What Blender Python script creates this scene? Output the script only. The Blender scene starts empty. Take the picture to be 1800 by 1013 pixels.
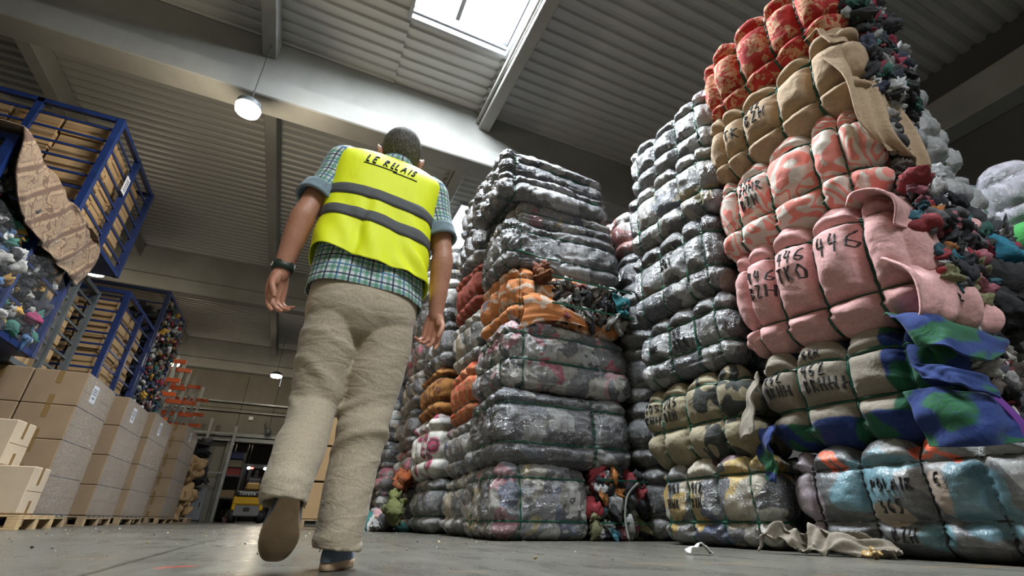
import bpy, math, random
import numpy as np
from mathutils import Vector, Matrix, Euler
PI = math.pi
SC = bpy.context.scene
COL = SC.collection
# ------------------------------------------------------------------ camera
YAW, PITCH, ROLL, FPX, CAMH = .41802, .466514, .0149, 820.8, .135
def cam_axes():
    cy, sy, cp, sp = math.cos(YAW), math.sin(YAW), math.cos(PITCH), math.sin(PITCH)
    f = Vector((sy*cp, cy*cp, sp)); x = Vector((cy, -sy, 0)); u = x.cross(f)
    return x*math.cos(ROLL)+u*math.sin(ROLL), u*math.cos(ROLL)-x*math.sin(ROLL), f
cx_, cu_, cf_ = cam_axes()
cd = bpy.data.cameras.new('camera'); cam = bpy.data.objects.new('camera', cd); COL.objects.link(cam)
cd.sensor_width = 36; cd.lens = FPX*36/1800; cd.clip_start = .02; cd.clip_end = 200
m = Matrix((( cx_.x, cu_.x, -cf_.x, 0), (cx_.y, cu_.y, -cf_.y, 0), (cx_.z, cu_.z, -cf_.z, CAMH), (0, 0, 0, 1)))
cam.matrix_world = m
SC.camera = cam
# ------------------------------------------------------------------ world, exposure, large lights
w = bpy.data.worlds.new('sky'); SC.world = w; w.use_nodes = True
w.node_tree.nodes['Background'].inputs[0].default_value = (.80, .90, 1, 1)
w.node_tree.nodes['Background'].inputs[1].default_value = 3.0
SC.view_settings.view_transform = 'Standard'; SC.view_settings.look = 'None'
SC.view_settings.gamma = 1; SC.view_settings.use_curve_mapping = False
SC.view_settings.exposure = 0.12
SC.cycles.max_bounces = 6; SC.cycles.diffuse_bounces = 4; SC.cycles.glossy_bounces = 3
SC.cycles.transparent_max_bounces = 10; SC.cycles.transmission_bounces = 3
SC.cycles.use_denoising = True; SC.cycles.sample_clamp_indirect = 6
SC.cycles.caustics_reflective = False; SC.cycles.caustics_refractive = False
def area(name, loc, sx, sy, power, color, rot=(0, 0, 0), shape='RECTANGLE', spread=PI):
    l = bpy.data.lights.new(name, 'AREA'); l.shape = shape; l.size = sx; l.size_y = sy
    l.energy = power; l.color = color; l.spread = spread
    o = bpy.data.objects.new(name, l); o.location = loc; o.rotation_euler = rot; COL.objects.link(o); return o
DAY = (.88, .95, 1.0)
# roof openings (x0,x1,y0,y1) : daylight enters here
SKY = [(.40, 2.05, 2.2, 5.05), (2.75, 4.5, 9.45, 12.5), (.40, 2.05, -6.0, -3.0), (4.6, 6.3, -6.0, -3.0)]
SKYP = [1300, 850, 800, 400]
for (x0, x1, y0, y1), p in zip(SKY, SKYP):
    area('skylight_daylight', ((x0+x1)/2, (y0+y1)/2, 7.52), x1-x0-.04, y1-y0-.04, p, DAY)
# ------------------------------------------------------------------ helpers
rng = np.random.default_rng(7)
def link(o, parent=None):
    COL.objects.link(o)
    if parent is not None: o.parent = parent
    return o
def mesh_obj(name, V, F, mat=None, parent=None, smooth=True, loops=None, col=None, loc=None, rot=None):
    me = bpy.data.meshes.new(name)
    V = np.asarray(V, dtype=np.float64)
    if isinstance(F, np.ndarray):
        nf, k = F.shape
        me.vertices.add(len(V)); me.vertices.foreach_set('co', V.ravel())
        me.loops.add(nf*k); me.loops.foreach_set('vertex_index', F.ravel().astype(np.int32))
        me.polygons.add(nf); me.polygons.foreach_set('loop_start', np.arange(0, nf*k, k, dtype=np.int32))
        me.update(calc_edges=True)
    else:
        me.from_pydata([tuple(v) for v in V], [], [tuple(f) for f in F]); me.update()
    me.validate()
    if smooth: me.polygons.foreach_set('use_smooth', np.ones(len(me.polygons), dtype=bool))
    if col is not None:
        at = me.color_attributes.new('Col', 'FLOAT_COLOR', 'POINT')
        c = np.ones((len(V), 4)); c[:, :3] = col; at.data.foreach_set('color', c.ravel())
    o = bpy.data.objects.new(name, me)
    if mat: me.materials.append(mat)
    if loc is not None: o.location = loc
    if rot is not None: o.rotation_euler = rot
    return link(o, parent)
def tag(o, label, cat, group=None, kind=None):
    if label: o['label'] = label
    if cat: o['category'] = cat
    if group: o['group'] = group
    if kind: o['kind'] = kind
    return o
def empty(name, loc=(0, 0, 0), rz=0, label=None, cat=None, group=None, rot=None):
    o = bpy.data.objects.new(name, None); o.location = loc; o.rotation_euler = rot or (0, 0, rz); o.empty_display_size = .1
    link(o); return tag(o, label, cat, group)
def struct(o): o['kind'] = 'structure'; return o
class MB:
    """collects boxes, tubes and quads into one mesh"""
    def __init__(s): s.V = []; s.F = []
    def add(s, V, F):
        n = len(s.V); s.V += [tuple(v) for v in V]; s.F += [tuple(int(i)+n for i in f) for f in F]
    def box(s, x0, x1, y0, y1, z0, z1, b=0):
        if b <= 0:
            V = [(x, y, z) for x in (x0, x1) for y in (y0, y1) for z in (z0, z1)]
            s.add(V, [(0, 1, 3, 2), (4, 6, 7, 5), (0, 4, 5, 1), (2, 3, 7, 6), (0, 2, 6, 4), (1, 5, 7, 3)]); return s
        V = []; idx = {}
        X = (x0, x1); Y = (y0, y1); Z = (z0, z1)
        for i in (0, 1):
            for j in (0, 1):
                for k in (0, 1):
                    sx, sy, sz = (1, -1)[i], (1, -1)[j], (1, -1)[k]
                    idx[i, j, k, 0] = len(V); V.append((X[i], Y[j]+sy*b, Z[k]+sz*b))
                    idx[i, j, k, 1] = len(V); V.append((X[i]+sx*b, Y[j], Z[k]+sz*b))
                    idx[i, j, k, 2] = len(V); V.append((X[i]+sx*b, Y[j]+sy*b, Z[k]))
        F = []
        c = np.array([(x0+x1)/2, (y0+y1)/2, (z0+z1)/2])
        def f(l):
            P = np.array([V[q] for q in l]); n = np.cross(P[1]-P[0], P[2]-P[0])
            F.append(l if n@(P.mean(0)-c) > 0 else l[::-1])
        for i in (0, 1): f([idx[i, 0, 0, 0], idx[i, 1, 0, 0], idx[i, 1, 1, 0], idx[i, 0, 1, 0]])
        for j in (0, 1): f([idx[0, j, 0, 1], idx[1, j, 0, 1], idx[1, j, 1, 1], idx[0, j, 1, 1]])
        for k in (0, 1): f([idx[0, 0, k, 2], idx[1, 0, k, 2], idx[1, 1, k, 2], idx[0, 1, k, 2]])
        for i in (0, 1):
            for j in (0, 1): f([idx[i, j, 0, 0], idx[i, j, 0, 1], idx[i, j, 1, 1], idx[i, j, 1, 0]])
        for i in (0, 1):
            for k in (0, 1): f([idx[i, 0, k, 0], idx[i, 0, k, 2], idx[i, 1, k, 2], idx[i, 1, k, 0]])
        for j in (0, 1):
            for k in (0, 1): f([idx[0, j, k, 1], idx[0, j, k, 2], idx[1, j, k, 2], idx[1, j, k, 1]])
        for i in (0, 1):
            for j in (0, 1):
                for k in (0, 1): f([idx[i, j, k, 0], idx[i, j, k, 1], idx[i, j, k, 2]])
        s.add(V, F); return s
    def bar(s, a, b, wx, wy=None, up=(0, 0, 1)):
        """rectangular bar from a to b"""
        wy = wy or wx
        a = Vector(a); b = Vector(b); d = (b-a).normalized(); u = Vector(up)
        if abs(d.dot(u)) > .95: u = Vector((0, 1, 0))
        r = d.cross(u).normalized(); u = r.cross(d)
        V = [p+r*i*wx/2+u*j*wy/2 for p in (a, b) for i, j in ((-1, -1), (1, -1), (1, 1), (-1, 1))]
        s.add(V, [(3, 2, 1, 0), (4, 5, 6, 7), (0, 1, 5, 4), (1, 2, 6, 5), (2, 3, 7, 6), (3, 0, 4, 7)]); return s
    def tube(s, P, R, n=10, caps=True):
        P = [Vector(p) for p in P]
        if not hasattr(R, '__len__'): R = [R]*len(P)
        V = []; F = []; pr = None
        for i, p in enumerate(P):
            d = (P[min(i+1, len(P)-1)]-P[max(i-1, 0)]).normalized()
            if pr is None:
                u = Vector((0, 0, 1)) if abs(d.z) < .9 else Vector((1, 0, 0)); pr = d.cross(u).normalized()
            pr = (pr-d*pr.dot(d)).normalized(); q = d.cross(pr)
            for k in range(n):
                t = 2*PI*k/n; V.append(p+pr*R[i]*math.cos(t)+q*R[i]*math.sin(t))
        for i in range(len(P)-1):
            for k in range(n): F.append((i*n+k, i*n+(k+1) % n, (i+1)*n+(k+1) % n, (i+1)*n+k))
        if caps: F.append(tuple(range(n))[::-1]); F.append(tuple((len(P)-1)*n+k for k in range(n)))
        s.add(V, F); return s
    def sphere(s, c, r, n=14, m_=10, R=None):
        r = r if hasattr(r, '__len__') else (r, r, r)
        V = []; F = []
        for i in range(m_+1):
            th = PI*i/m_
            for k in range(n):
                ph = 2*PI*k/n
                v = Vector((r[0]*math.sin(th)*math.cos(ph), r[1]*math.sin(th)*math.sin(ph), r[2]*math.cos(th)))
                if R is not None: v = R @ v
                V.append(v+Vector(c))
        for i in range(m_):
            for k in range(n): F.append((i*n+k, (i+1)*n+k, (i+1)*n+(k+1) % n, i*n+(k+1) % n))
        s.add(V, F); return s
    def build(s, name, mat, parent=None, smooth=False, loc=None, rot=None):
        return mesh_obj(name, s.V, s.F, mat, parent, smooth, loc=loc, rot=rot)
class Noise:
    def __init__(s, seed, freq, n=9):
        r = np.random.default_rng(seed)
        k = r.normal(size=(n, 3)); k /= np.linalg.norm(k, axis=1)[:, None]
        s.k = k*freq*r.uniform(.6, 1.5, (n, 1)); s.p = r.uniform(0, 6.28, n); s.n = n
    def __call__(s, P): return np.sin(P @ s.k.T+s.p).sum(1)/math.sqrt(s.n/2)
# ------------------------------------------------------------------ materials
class NT:
    def __init__(s, name):
        s.m = bpy.data.materials.new(name); s.m.use_nodes = True; s.t = s.m.node_tree
        s.b = s.t.nodes['Principled BSDF']; s._c = None; s.seed = 0.
    def n(s, typ, ins=None, **kw):
        nd = s.t.nodes.new('ShaderNode'+typ)
        for k, v in kw.items(): setattr(nd, k, v)
        for k, v in (ins or {}).items():
            if hasattr(v, 'is_output') or isinstance(v, bpy.types.NodeSocket): s.t.links.new(v, nd.inputs[k])
            else: nd.inputs[k].default_value = v
        return nd
    def set(s, **kw):
        for k, v in kw.items():
            k = k.replace('_', ' ')
            if isinstance(v, bpy.types.NodeSocket): s.t.links.new(v, s.b.inputs[k])
            else:
                if hasattr(v, '__len__') and len(v) == 3 and s.b.inputs[k].type == 'RGBA': v = (*v, 1)
                s.b.inputs[k].default_value = v
        return s
    def co(s, scale=(1, 1, 1), kind='Object', off=None, rot=(0, 0, 0)):
        if s._c is None: s._c = s.n('TexCoord')
        o = off if off is not None else s.seed
        return s.n('Mapping', {0: s._c.outputs[kind], 1: (o, o*1.7, o*.6), 2: rot, 3: scale}).outputs[0]
    def noise(s, scale, co=None, detail=3, rough=.5, dist=0, typ=None):
        d = {'Vector': co or s.co(), 'Scale': scale, 'Detail': detail, 'Roughness': rough, 'Distortion': dist}
        if typ: return s.n('TexNoise', d, noise_type=typ)
        return s.n('TexNoise', d)
    def ramp(s, fac, stops, interp='LINEAR'):
        r = s.n('ValToRGB', {0: fac}); cr = r.color_ramp; cr.interpolation = interp
        while len(cr.elements) < len(stops): cr.elements.new(.5)
        for e, (p, c) in zip(cr.elements, stops):
            e.position = p
            c = (c, c, c) if not hasattr(c, '__len__') else c
            e.color = (*c[:3], 1)
        return r.outputs[0]
    def mix(s, f, a, b, mode='MIX'):
        nd = s.n('Mix', None, data_type='RGBA', blend_type=mode)
        for i, v in ((0, f), (6, a), (7, b)):
            if isinstance(v, bpy.types.NodeSocket): s.t.links.new(v, nd.inputs[i])
            else: nd.inputs[i].default_value = (v if not hasattr(v, '__len__') else (*v[:3], 1))
        return nd.outputs[2]
    def math(s, op, a, b=0.):
        return s.n('Math', {0: a, 1: b}, operation=op).outputs[0]
    def bump(s, h, strength=.5, dist=.01, normal=None):
        d = {'Height': h, 'Strength': strength, 'Distance': dist}
        if normal is not None: d['Normal'] = normal
        return s.n('Bump', d).outputs[0]
    def patches(s, palette, scale, warp=.25, seed=0, stretch=(1, 1, 1)):
        c = s.co(stretch)
        nz = s.n('TexNoise', {'Vector': c, 'Scale': scale*.8, 'Detail': 2.})
        v = s.n('VectorMath', {0: nz.outputs['Color'], 1: (.5, .5, .5)}, operation='SUBTRACT').outputs[0]
        v = s.n('VectorMath', {0: v, 3: warp*2}, operation='SCALE').outputs[0]
        v = s.n('VectorMath', {0: c, 1: v}, operation='ADD').outputs[0]
        vo = s.n('TexVoronoi', {'Vector': v, 'Scale': scale})
        sp = s.n('SeparateColor', {0: vo.outputs['Color']})
        n = len(palette)
        return s.ramp(sp.outputs[0], [(i/n, p) for i, p in enumerate(palette)], 'CONSTANT'), sp, vo
def simple(name, col, rough=.6, metal=0, bumpn=None, var=.0, **kw):
    t = NT(name)
    if var:
        f = t.noise(kw.get('vs', 3.), detail=4).outputs[0]
        c = t.mix(t.ramp(f, [(.3, 0), (.7, 1)]), tuple(x*(1-var) for x in col), tuple(min(1, x*(1+var)) for x in col))
        t.set(Base_Color=c)
    else: t.set(Base_Color=col)
    t.set(Roughness=rough, Metallic=metal)
    if bumpn:
        t.set(Normal=t.bump(t.noise(bumpn[0], detail=4).outputs[0], bumpn[1], bumpn[2]))
    return t.m
def fabric(name, color, seed=0., nap=500, fold=.5, rough=.92, sheen=.06):
    """color: rgb or function(nt)->socket"""
    t = NT(name); t.seed = seed
    c = color(t) if callable(color) else color
    if not isinstance(c, bpy.types.NodeSocket):
        f = t.noise(60, detail=4).outputs[0]
        c = t.mix(t.ramp(f, [(.3, 0), (.7, 1)]), tuple(x*.85 for x in c), tuple(min(1, x*1.1) for x in c))
    b1 = t.bump(t.noise(9, detail=3, dist=.6).outputs[0], fold, .03)
    b2 = t.bump(t.noise(nap, detail=1).outputs[0], .25, .002, b1)
    t.set(Base_Color=c, Roughness=rough, Normal=b2, Sheen_Weight=sheen, Sheen_Roughness=.5)
    return t.m
GREY = [(.02, .02, .022), (.07, .07, .08), (.01, .01, .012), (.16, .165, .17), (.03, .03, .035), (.27, .27, .265), (.015, .018, .035), (.07, .07, .07), (.012, .012, .014), (.14, .10, .07)]
def plastic(name, palette, seed=0., scale=6., haze=.07, warp=.22, film=.9, stretch=(1, 1, 1), wr=1., dkw=.6):
    scale = scale*.78 if scale > 3.5 else scale
    """clothes seen through tight clear film: patches under a wrinkled glossy coat"""
    t = NT(name); t.seed = seed
    c = palette(t) if callable(palette) else t.patches(palette, scale, warp, stretch=stretch)[0]
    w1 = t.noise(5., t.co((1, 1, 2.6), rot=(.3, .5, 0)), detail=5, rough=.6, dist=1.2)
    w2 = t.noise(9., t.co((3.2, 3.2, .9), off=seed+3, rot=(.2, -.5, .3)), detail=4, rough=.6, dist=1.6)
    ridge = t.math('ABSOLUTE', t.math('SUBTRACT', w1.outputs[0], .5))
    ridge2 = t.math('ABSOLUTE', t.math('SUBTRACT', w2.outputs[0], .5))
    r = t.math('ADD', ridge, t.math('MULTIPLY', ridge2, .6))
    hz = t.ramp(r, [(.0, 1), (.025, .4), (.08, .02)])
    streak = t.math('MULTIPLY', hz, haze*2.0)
    c = t.mix(streak, c, (.58, .62, .68))  # whitish film haze and gloss streaks painted along the wrinkles
    cn = t.bump(r, .9*wr, .05)
    cn = t.bump(t.noise(26, t.co((1, 1, 4), rot=(.4, .4, 0)), detail=3, dist=1.5).outputs[0], .5*wr, .012, cn)
    dk = t.noise(7, t.co((1.5, 1.5, .7), off=seed+9), detail=5, rough=.65, dist=1.2).outputs[0]
    c = t.mix(t.ramp(dk, [(.36, .75*dkw), (.50, 0)]), c, (.012, .012, .014))  # crevice shade between the clothes folds painted into the base colour
    bn = t.bump(dk, .7, .02)
    t.set(Base_Color=c, Roughness=.75, Normal=bn, Coat_Weight=film, Coat_Roughness=.07, Coat_IOR=2.1, Coat_Normal=cn)
    return t.m
def attr_mat(name='rag_cloth', coat=0., rough=.9):
    t = NT(name)
    a = t.n('Attribute', attribute_name='Col')
    f = t.noise(40, detail=3).outputs[0]
    c = t.mix(t.ramp(f, [(.35, 0), (.65, 1)]), a.outputs['Color'], t.mix(.35, a.outputs['Color'], (.02, .02, .02)))
    t.set(Base_Color=c, Roughness=rough, Normal=t.bump(t.noise(55, detail=3, dist=.5).outputs[0], .5, .01), Coat_Weight=coat, Coat_Roughness=.2)
    return t.m
RAG = attr_mat(); RAGP = attr_mat('rag_under_film', .8, .8)
STRAP = simple('green_strap', (.012, .085, .052), .28); BSTRAP = simple('black_wire', (.02, .02, .022), .4)
INK = simple('marker_ink', (.012, .012, .014), .5); ORSPRAY = simple('orange_spray', (.85, .12, .03), .5)
CARD = simple('brown_cardboard', (.235, .16, .095), .8, var=.1, bumpn=(90, .2, .002))
CARDY = simple('warm_cardboard', (.33, .21, .10), .8, var=.1, bumpn=(90, .2, .002))
TAPE = simple('brown_tape', (.20, .125, .05), .3)
PAPER = simple('white_paper', (.62, .63, .66), .7)
BLUE = simple('blue_paint', (.007, .021, .095), .38, var=.25, vs=6, bumpn=(30, .2, .003))
DKST = simple('dark_grey_steel', (.07, .08, .085), .45, var=.3)
GALV = simple('galvanised_steel', (.27, .285, .28), .45, .5, var=.2)
WOOD = simple('pallet_wood', (.30, .21, .12), .8, var=.3, vs=9, bumpn=(60, .4, .004))
BLACK = simple('black_rubber', (.012, .012, .013), .6); BLK2 = simple('black_cloth', (.014, .014, .016), .9, bumpn=(20, .6, .02))
WHITE = simple('white_cloth', (.6, .6, .58), .8, bumpn=(30, .5, .01))
# ------------------------------------------------------------------ room
XL, XR, YB, YF, ZC = -9.5, 9.2, -9.5, 24.4, 7.45
t = NT('concrete_floor')
f1 = t.noise(.5, detail=6, rough=.6).outputs[0]; f2 = t.noise(6, t.co((1, .35, 1)), detail=6, rough=.7, dist=.6).outputs[0]; f3 = t.noise(50, detail=2).outputs[0]
c = t.mix(t.ramp(f1, [(.3, 0), (.7, 1)]), (.072, .068, .056), (.130, .124, .105))
c = t.mix(t.ramp(f2, [(.30, .6), (.48, .0)]), c, (.075, .072, .064))
c = t.mix(t.ramp(f2, [(.62, 0), (.75, .4)]), c, (.20, .195, .175))
c = t.mix(t.ramp(t.noise(1.5, t.co((.6, 3.5, 1), off=4), detail=5, rough=.6, dist=1).outputs[0], [(.66, 0), (.72, .5)]), c, (.30, .14, .03))
c = t.mix(t.ramp(f3, [(.72, 0), (.78, .7)]), c, (.5, .5, .48))
def fseg(a, b, wd, col, k, rag_):
    global c
    X = t.n('SeparateXYZ', {0: t.n('TexCoord').outputs['Object']}).outputs; nz = t.noise(rag_, detail=4).outputs[0]
    dx, dz = b[0]-a[0], b[1]-a[1]; l2 = dx*dx+dz*dz
    px = t.math('SUBTRACT', X[0], a[0]); pz = t.math('SUBTRACT', X[1], a[1])
    q = t.n('Math', {0: t.math('ADD', t.math('MULTIPLY', px, dx/l2), t.math('MULTIPLY', pz, dz/l2)), 1: 0.}, operation='ADD', use_clamp=True).outputs[0]
    ex = t.math('SUBTRACT', px, t.math('MULTIPLY', q, dx)); ez = t.math('SUBTRACT', pz, t.math('MULTIPLY', q, dz))
    d = t.math('ADD', t.math('SQRT', t.math('ADD', t.math('MULTIPLY', ex, ex), t.math('MULTIPLY', ez, ez))), t.math('MULTIPLY', t.math('SUBTRACT', nz, .5), wd*2.5))
    c = t.mix(t.n('MapRange', {0: d, 1: wd*.4, 2: wd*1.3, 3: k, 4: 0.}).outputs[0], c, col)
fseg((-.43, 1.2), (-.41, 3.2), .012, (.02, .02, .018), .85, 30); fseg((-.41, 3.2), (-.17, 9.5), .016, (.03, .03, .027), .7, 20)
fseg((-.29, 1.93), (-.22, 1.98), .022, (.42, .05, .03), .8, 22); fseg((-.42, 2.2), (-.20, 2.34), .018, (.03, .03, .028), .6, 18)
fseg((1.30, 1.76), (1.47, 1.63), .008, (.42, .17, .03), .8, 25); fseg((1.62, 1.68), (1.82, 1.63), .008, (.42, .17, .03), .6, 25); fseg((.5, 1.62), (.62, 1.56), .006, (.40, .18, .04), .6, 25)
t.set(Base_Color=c, Roughness=t.ramp(f2, [(.3, .2), (.7, .42)]), Normal=t.bump(f2, .15, .01), Specular_IOR_Level=.5)
floor_m = t.m
struct(MB().box(XL, XR, YB, 46, -.2, 0).build('floor', floor_m))
t = NT('concrete_wall')
f1 = t.noise(.8, t.co((1, 1, .6)), detail=7, rough=.6).outputs[0]
c = t.mix(t.ramp(f1, [(.3, 0), (.7, 1)]), (.12, .115, .092), (.19, .183, .15))
t.set(Base_Color=c, Roughness=.85, Normal=t.bump(f1, .2, .02)); wall_m = t.m
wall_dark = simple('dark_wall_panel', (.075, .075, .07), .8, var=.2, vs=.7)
# end wall with the gate opening, in precast panels with joints
DX0, DX1, DZ = -2.42, 1.6, 3.12
wb = MB()
def wpan(x0, x1, z0, z1):
    wb.box(x0+.008, x1-.008, YF, YF+.24, z0+.006, z1-.006, .008)
zs = [0, 3.12, 4.55, ZC+.3]
for x0, x1 in ((XL, -7.5), (-7.5, -5), (-5, DX0), (DX1, 4.2), (4.2, 6.8), (6.8, XR)):
    for a, b in zip(zs[:-1], zs[1:]): wpan(x0, x1, a, b)
for a, b in zip(zs[1:-1], zs[2:]):
    wpan(DX0, -1.1, a, b); wpan(-1.1, DX1, a, b)
struct(wb.build('wall_front', wall_m))
struct(MB().box(XL-.2, XL, YB, YF+.2, 0, ZC+.3).build('wall_left', wall_m))
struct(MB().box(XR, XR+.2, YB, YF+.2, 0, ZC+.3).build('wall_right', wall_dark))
struct(MB().box(XL, XR, YB-.2, YB, 0, ZC+.3).build('wall_back', wall_m))
# corrugated deck, ribs along X, split round the roof openings
t = NT('roof_deck_steel')
f = t.noise(.35, detail=4).outputs[0]
t.set(Base_Color=t.mix(f, (.36, .36, .34), (.46, .46, .44)), Roughness=.5, Metallic=.15, Normal=t.bump(t.noise(3, t.co((1, 12, 1)), detail=2).outputs[0], .1, .01)); deck_m = t.m
xs = sorted({XL, XR} | {v for s in SKY for v in s[:2]})
dk = MB(); P = .21
prof = [(0, 0), (.10, 0), (.125, .045), (.185, .045), (.21, 0)]
def strip(x0, x1, y0, y1):
    V = []; y = y0
    pts = []
    while y < y1-1e-6:
        for dy, dz in prof[:-1]:
            if y+dy < y1: pts.append((y+dy, ZC+dz))
        y += P
    pts.append((y1, ZC))
    for (yy, zz) in pts: V += [(x0, yy, zz), (x1, yy, zz)]
    dk.add(V, [(2*i, 2*i+2, 2*i+3, 2*i+1) for i in range(len(pts)-1)])
for x0, x1 in zip(xs[:-1], xs[1:]):
    xm = (x0+x1)/2
    holes = sorted([(s[2], s[3]) for s in SKY if s[0] < xm < s[1]])
    y = YB
    for a, b in holes:
        if a > y: strip(x0, x1, y, a)
        y = b
    strip(x0, x1, y, YF)
struct(dk.build('ceiling', deck_m))
rf = MB()  # unseen roof skin added above the deck to stop sky light leaking in
for x0, x1 in zip(xs[:-1], xs[1:]):
    y = YB
    for a, b in sorted([(s[2], s[3]) for s in SKY if s[0] < (x0+x1)/2 < s[1]])+[(YF, YF)]:
        if a > y: rf.box(x0, x1, y, a, ZC+.08, ZC+.14)
        y = b
struct(rf.build('ceiling_leak_cover', simple('leak_cover_grey', (.3, .3, .29), .9)))
# skylights: frame, bars and milky dome
DOME = NT('opal_skylight'); DOME.set(Base_Color=(.85, .9, .95), Roughness=.4, Emission_Color=(.85, .93, 1), Emission_Strength=3.0); DOME = DOME.m
ALU = simple('aluminium_frame', (.30, .31, .32), .45, .3)
for i, (x0, x1, y0, y1) in enumerate(SKY):
    b = MB()
    for a in ((x0-.06, x0, y0-.06, y1+.06), (x1, x1+.06, y0-.06, y1+.06), (x0, x1, y0-.06, y0), (x0, x1, y1, y1+.06)): b.box(*a, ZC-.04, ZC+.34)
    o = struct(b.build('window_%d' % (i+1), ALU))
    b = MB(); xm = x0+(x1-x0)*.42
    b.box(xm-.035, xm+.035, y0, y1-.22, ZC+.02, ZC+.06)
    b.box(x0, x1, y1-.10, y1-.07, ZC+.0, ZC+.05)
    b.box(x0+.05, x1-.05, (y0+y1)/2-.02, (y0+y1)/2+.02, ZC+.0, ZC+.04)
    b.build('glazing_bar', ALU, o)
    MB().box(x0, x1, y0, y1, ZC+.30, ZC+.32).build('opal_pane', DOME, o)
# concrete girders across, purlins along
t = NT('concrete_beam')
f1 = t.noise(.9, detail=7, rough=.6).outputs[0]
t.set(Base_Color=t.mix(t.ramp(f1, [(.3, 0), (.7, 1)]), (.20, .20, .185), (.29, .29, .275)), Roughness=.85, Normal=t.bump(f1, .2, .02)); beam_m = t.m
ZB = 6.12; n = 1
for y in (6.40, 15.35, 23.9, -2.35):
    b = MB().box(XL, XR, y, y+.44, ZB, ZB+.42, .02).box(XL, XR, y+.08, y+.36, ZB+.42, ZC-.02)
    struct(b.build('trim_%d' % n, beam_m)); n += 1
for xc in (2.22, -1.62, -5.3, 5.9, -8.6):
    for ya, yb in ((YB, -2.27), (-1.99, 6.48), (6.76, 15.43), (15.71, 23.98)):
        b = MB().box(xc-.11, xc+.11, ya, yb, ZC-.42, ZC-.01, .01)
        if xc == 2.22: b.box(xc-.17, xc-.13, ya+.3, yb-.02, ZC-.30, ZC-.22)
        struct(b.build('trim_%d' % n, beam_m)); n += 1
struct(MB().box(8.75, 9.2, YB, YF, 6.0, 6.62, .02).build('trim_%d' % n, beam_m)); n += 1
struct(MB().box(XL, XR, YF-.16, YF-.04, 4.78, 4.84).box(XL, XR, YF-.12, YF-.04, 4.4, 4.43).build('trim_%d' % n, GALV)); n += 1
# gate: steel frame, header rail, guard posts
gt = struct(MB().box(DX0-.16, DX0, YF-.10, YF+.3, 0, DZ+.1).box(DX1, DX1+.16, YF-.10, YF+.3, 0, DZ+.1).box(-5.2, DX1+.2, YF-.22, YF-.03, DZ+.02, DZ+.17).box(-4.9, DX1+.2, YF-.12, YF-.02, DZ+.24, DZ+.38).build('door_1', GALV))
b = MB()
b.bar((-3.35, YF-.35, 0), (-3.35, YF-.35, 4.0), .10).bar((-2.36, YF-.35, 0), (-2.36, YF-.35, 3.75), .12)
b.bar((-5.0, YF-.35, 3.42), (-2.36, YF-.35, 3.42), .07).bar((-5.0, YF-.35, 1.85), (-2.36, YF-.35, 1.85), .05).bar((-4.6, YF-.35, 0), (-4.6, YF-.35, 3.6), .06)
tag(b.build('guard_frame', GALV), 'pale steel guard frame standing left of the far gate', 'frame')
# room beyond the gate
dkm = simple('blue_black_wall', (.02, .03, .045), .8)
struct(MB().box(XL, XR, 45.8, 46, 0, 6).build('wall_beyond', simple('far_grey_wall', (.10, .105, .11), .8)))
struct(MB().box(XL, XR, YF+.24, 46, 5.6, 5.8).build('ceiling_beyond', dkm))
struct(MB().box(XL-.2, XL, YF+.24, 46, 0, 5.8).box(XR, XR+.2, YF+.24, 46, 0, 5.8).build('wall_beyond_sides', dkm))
# ------------------------------------------------------------------ high-bay lamps
EM = {}
def emis(name, col, s):
    t = NT(name); t.set(Base_Color=(0, 0, 0), Emission_Color=col, Emission_Strength=s); return t.m
LED = emis('lit_led_disc', (1, .95, .86), 34)
LAMPK = .33
def lamp(x, y, z, top, label, power, r=.22):
    o = empty('high_bay_lamp', (x, y, z), label=label, cat='lamp')
    MB().tube([(0, 0, .06), (0, 0, .16), (0, 0, .22)], [r, r, .1], 20).build('housing', DKST, o, True)
    MB().tube([(0, 0, .0), (0, 0, .07)], [r*.95, r*1.02], 20).build('lens', LED, o, False)
    MB().tube([(0, 0, .2), (0, 0, top-z)], .008, 6).build('cord', BLACK, o)
    l = bpy.data.lights.new('lamp_light', 'POINT'); l.energy = power*LAMPK; l.color = (1, .84, .60); l.shadow_soft_size = .12
    q = bpy.data.objects.new('lamp_light', l); q.location = (0, 0, -.16); link(q, o)
    return o
lamp(-1.58, 6.2, 5.52, ZC-.42, 'round high-bay lamp hanging nearest, glaring left of the vest wearer\'s head', 420, .17)
lamp(-4.95, 21.9, 5.55, ZC, 'far round ceiling lamp over the orange racking', 150)
lamp(-1.2, 21.9, 5.55, ZC, 'far round ceiling lamp above the forklift gate', 150)
lamp(-5.3, 13.5, 5.5, ZC, 'round ceiling lamp hidden behind the stacked cages', 200)
lamp(5.9, 13.5, 5.5, ZC, 'round ceiling lamp behind the bale stacks', 160)
lamp(-1.56, -3.4, 5.4, ZC, 'round lamp hanging behind the camera', 350)
lamp(-.95, 33, 4.3, 5.6, 'lamp in the dark hall beyond the gate', 300)
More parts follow.
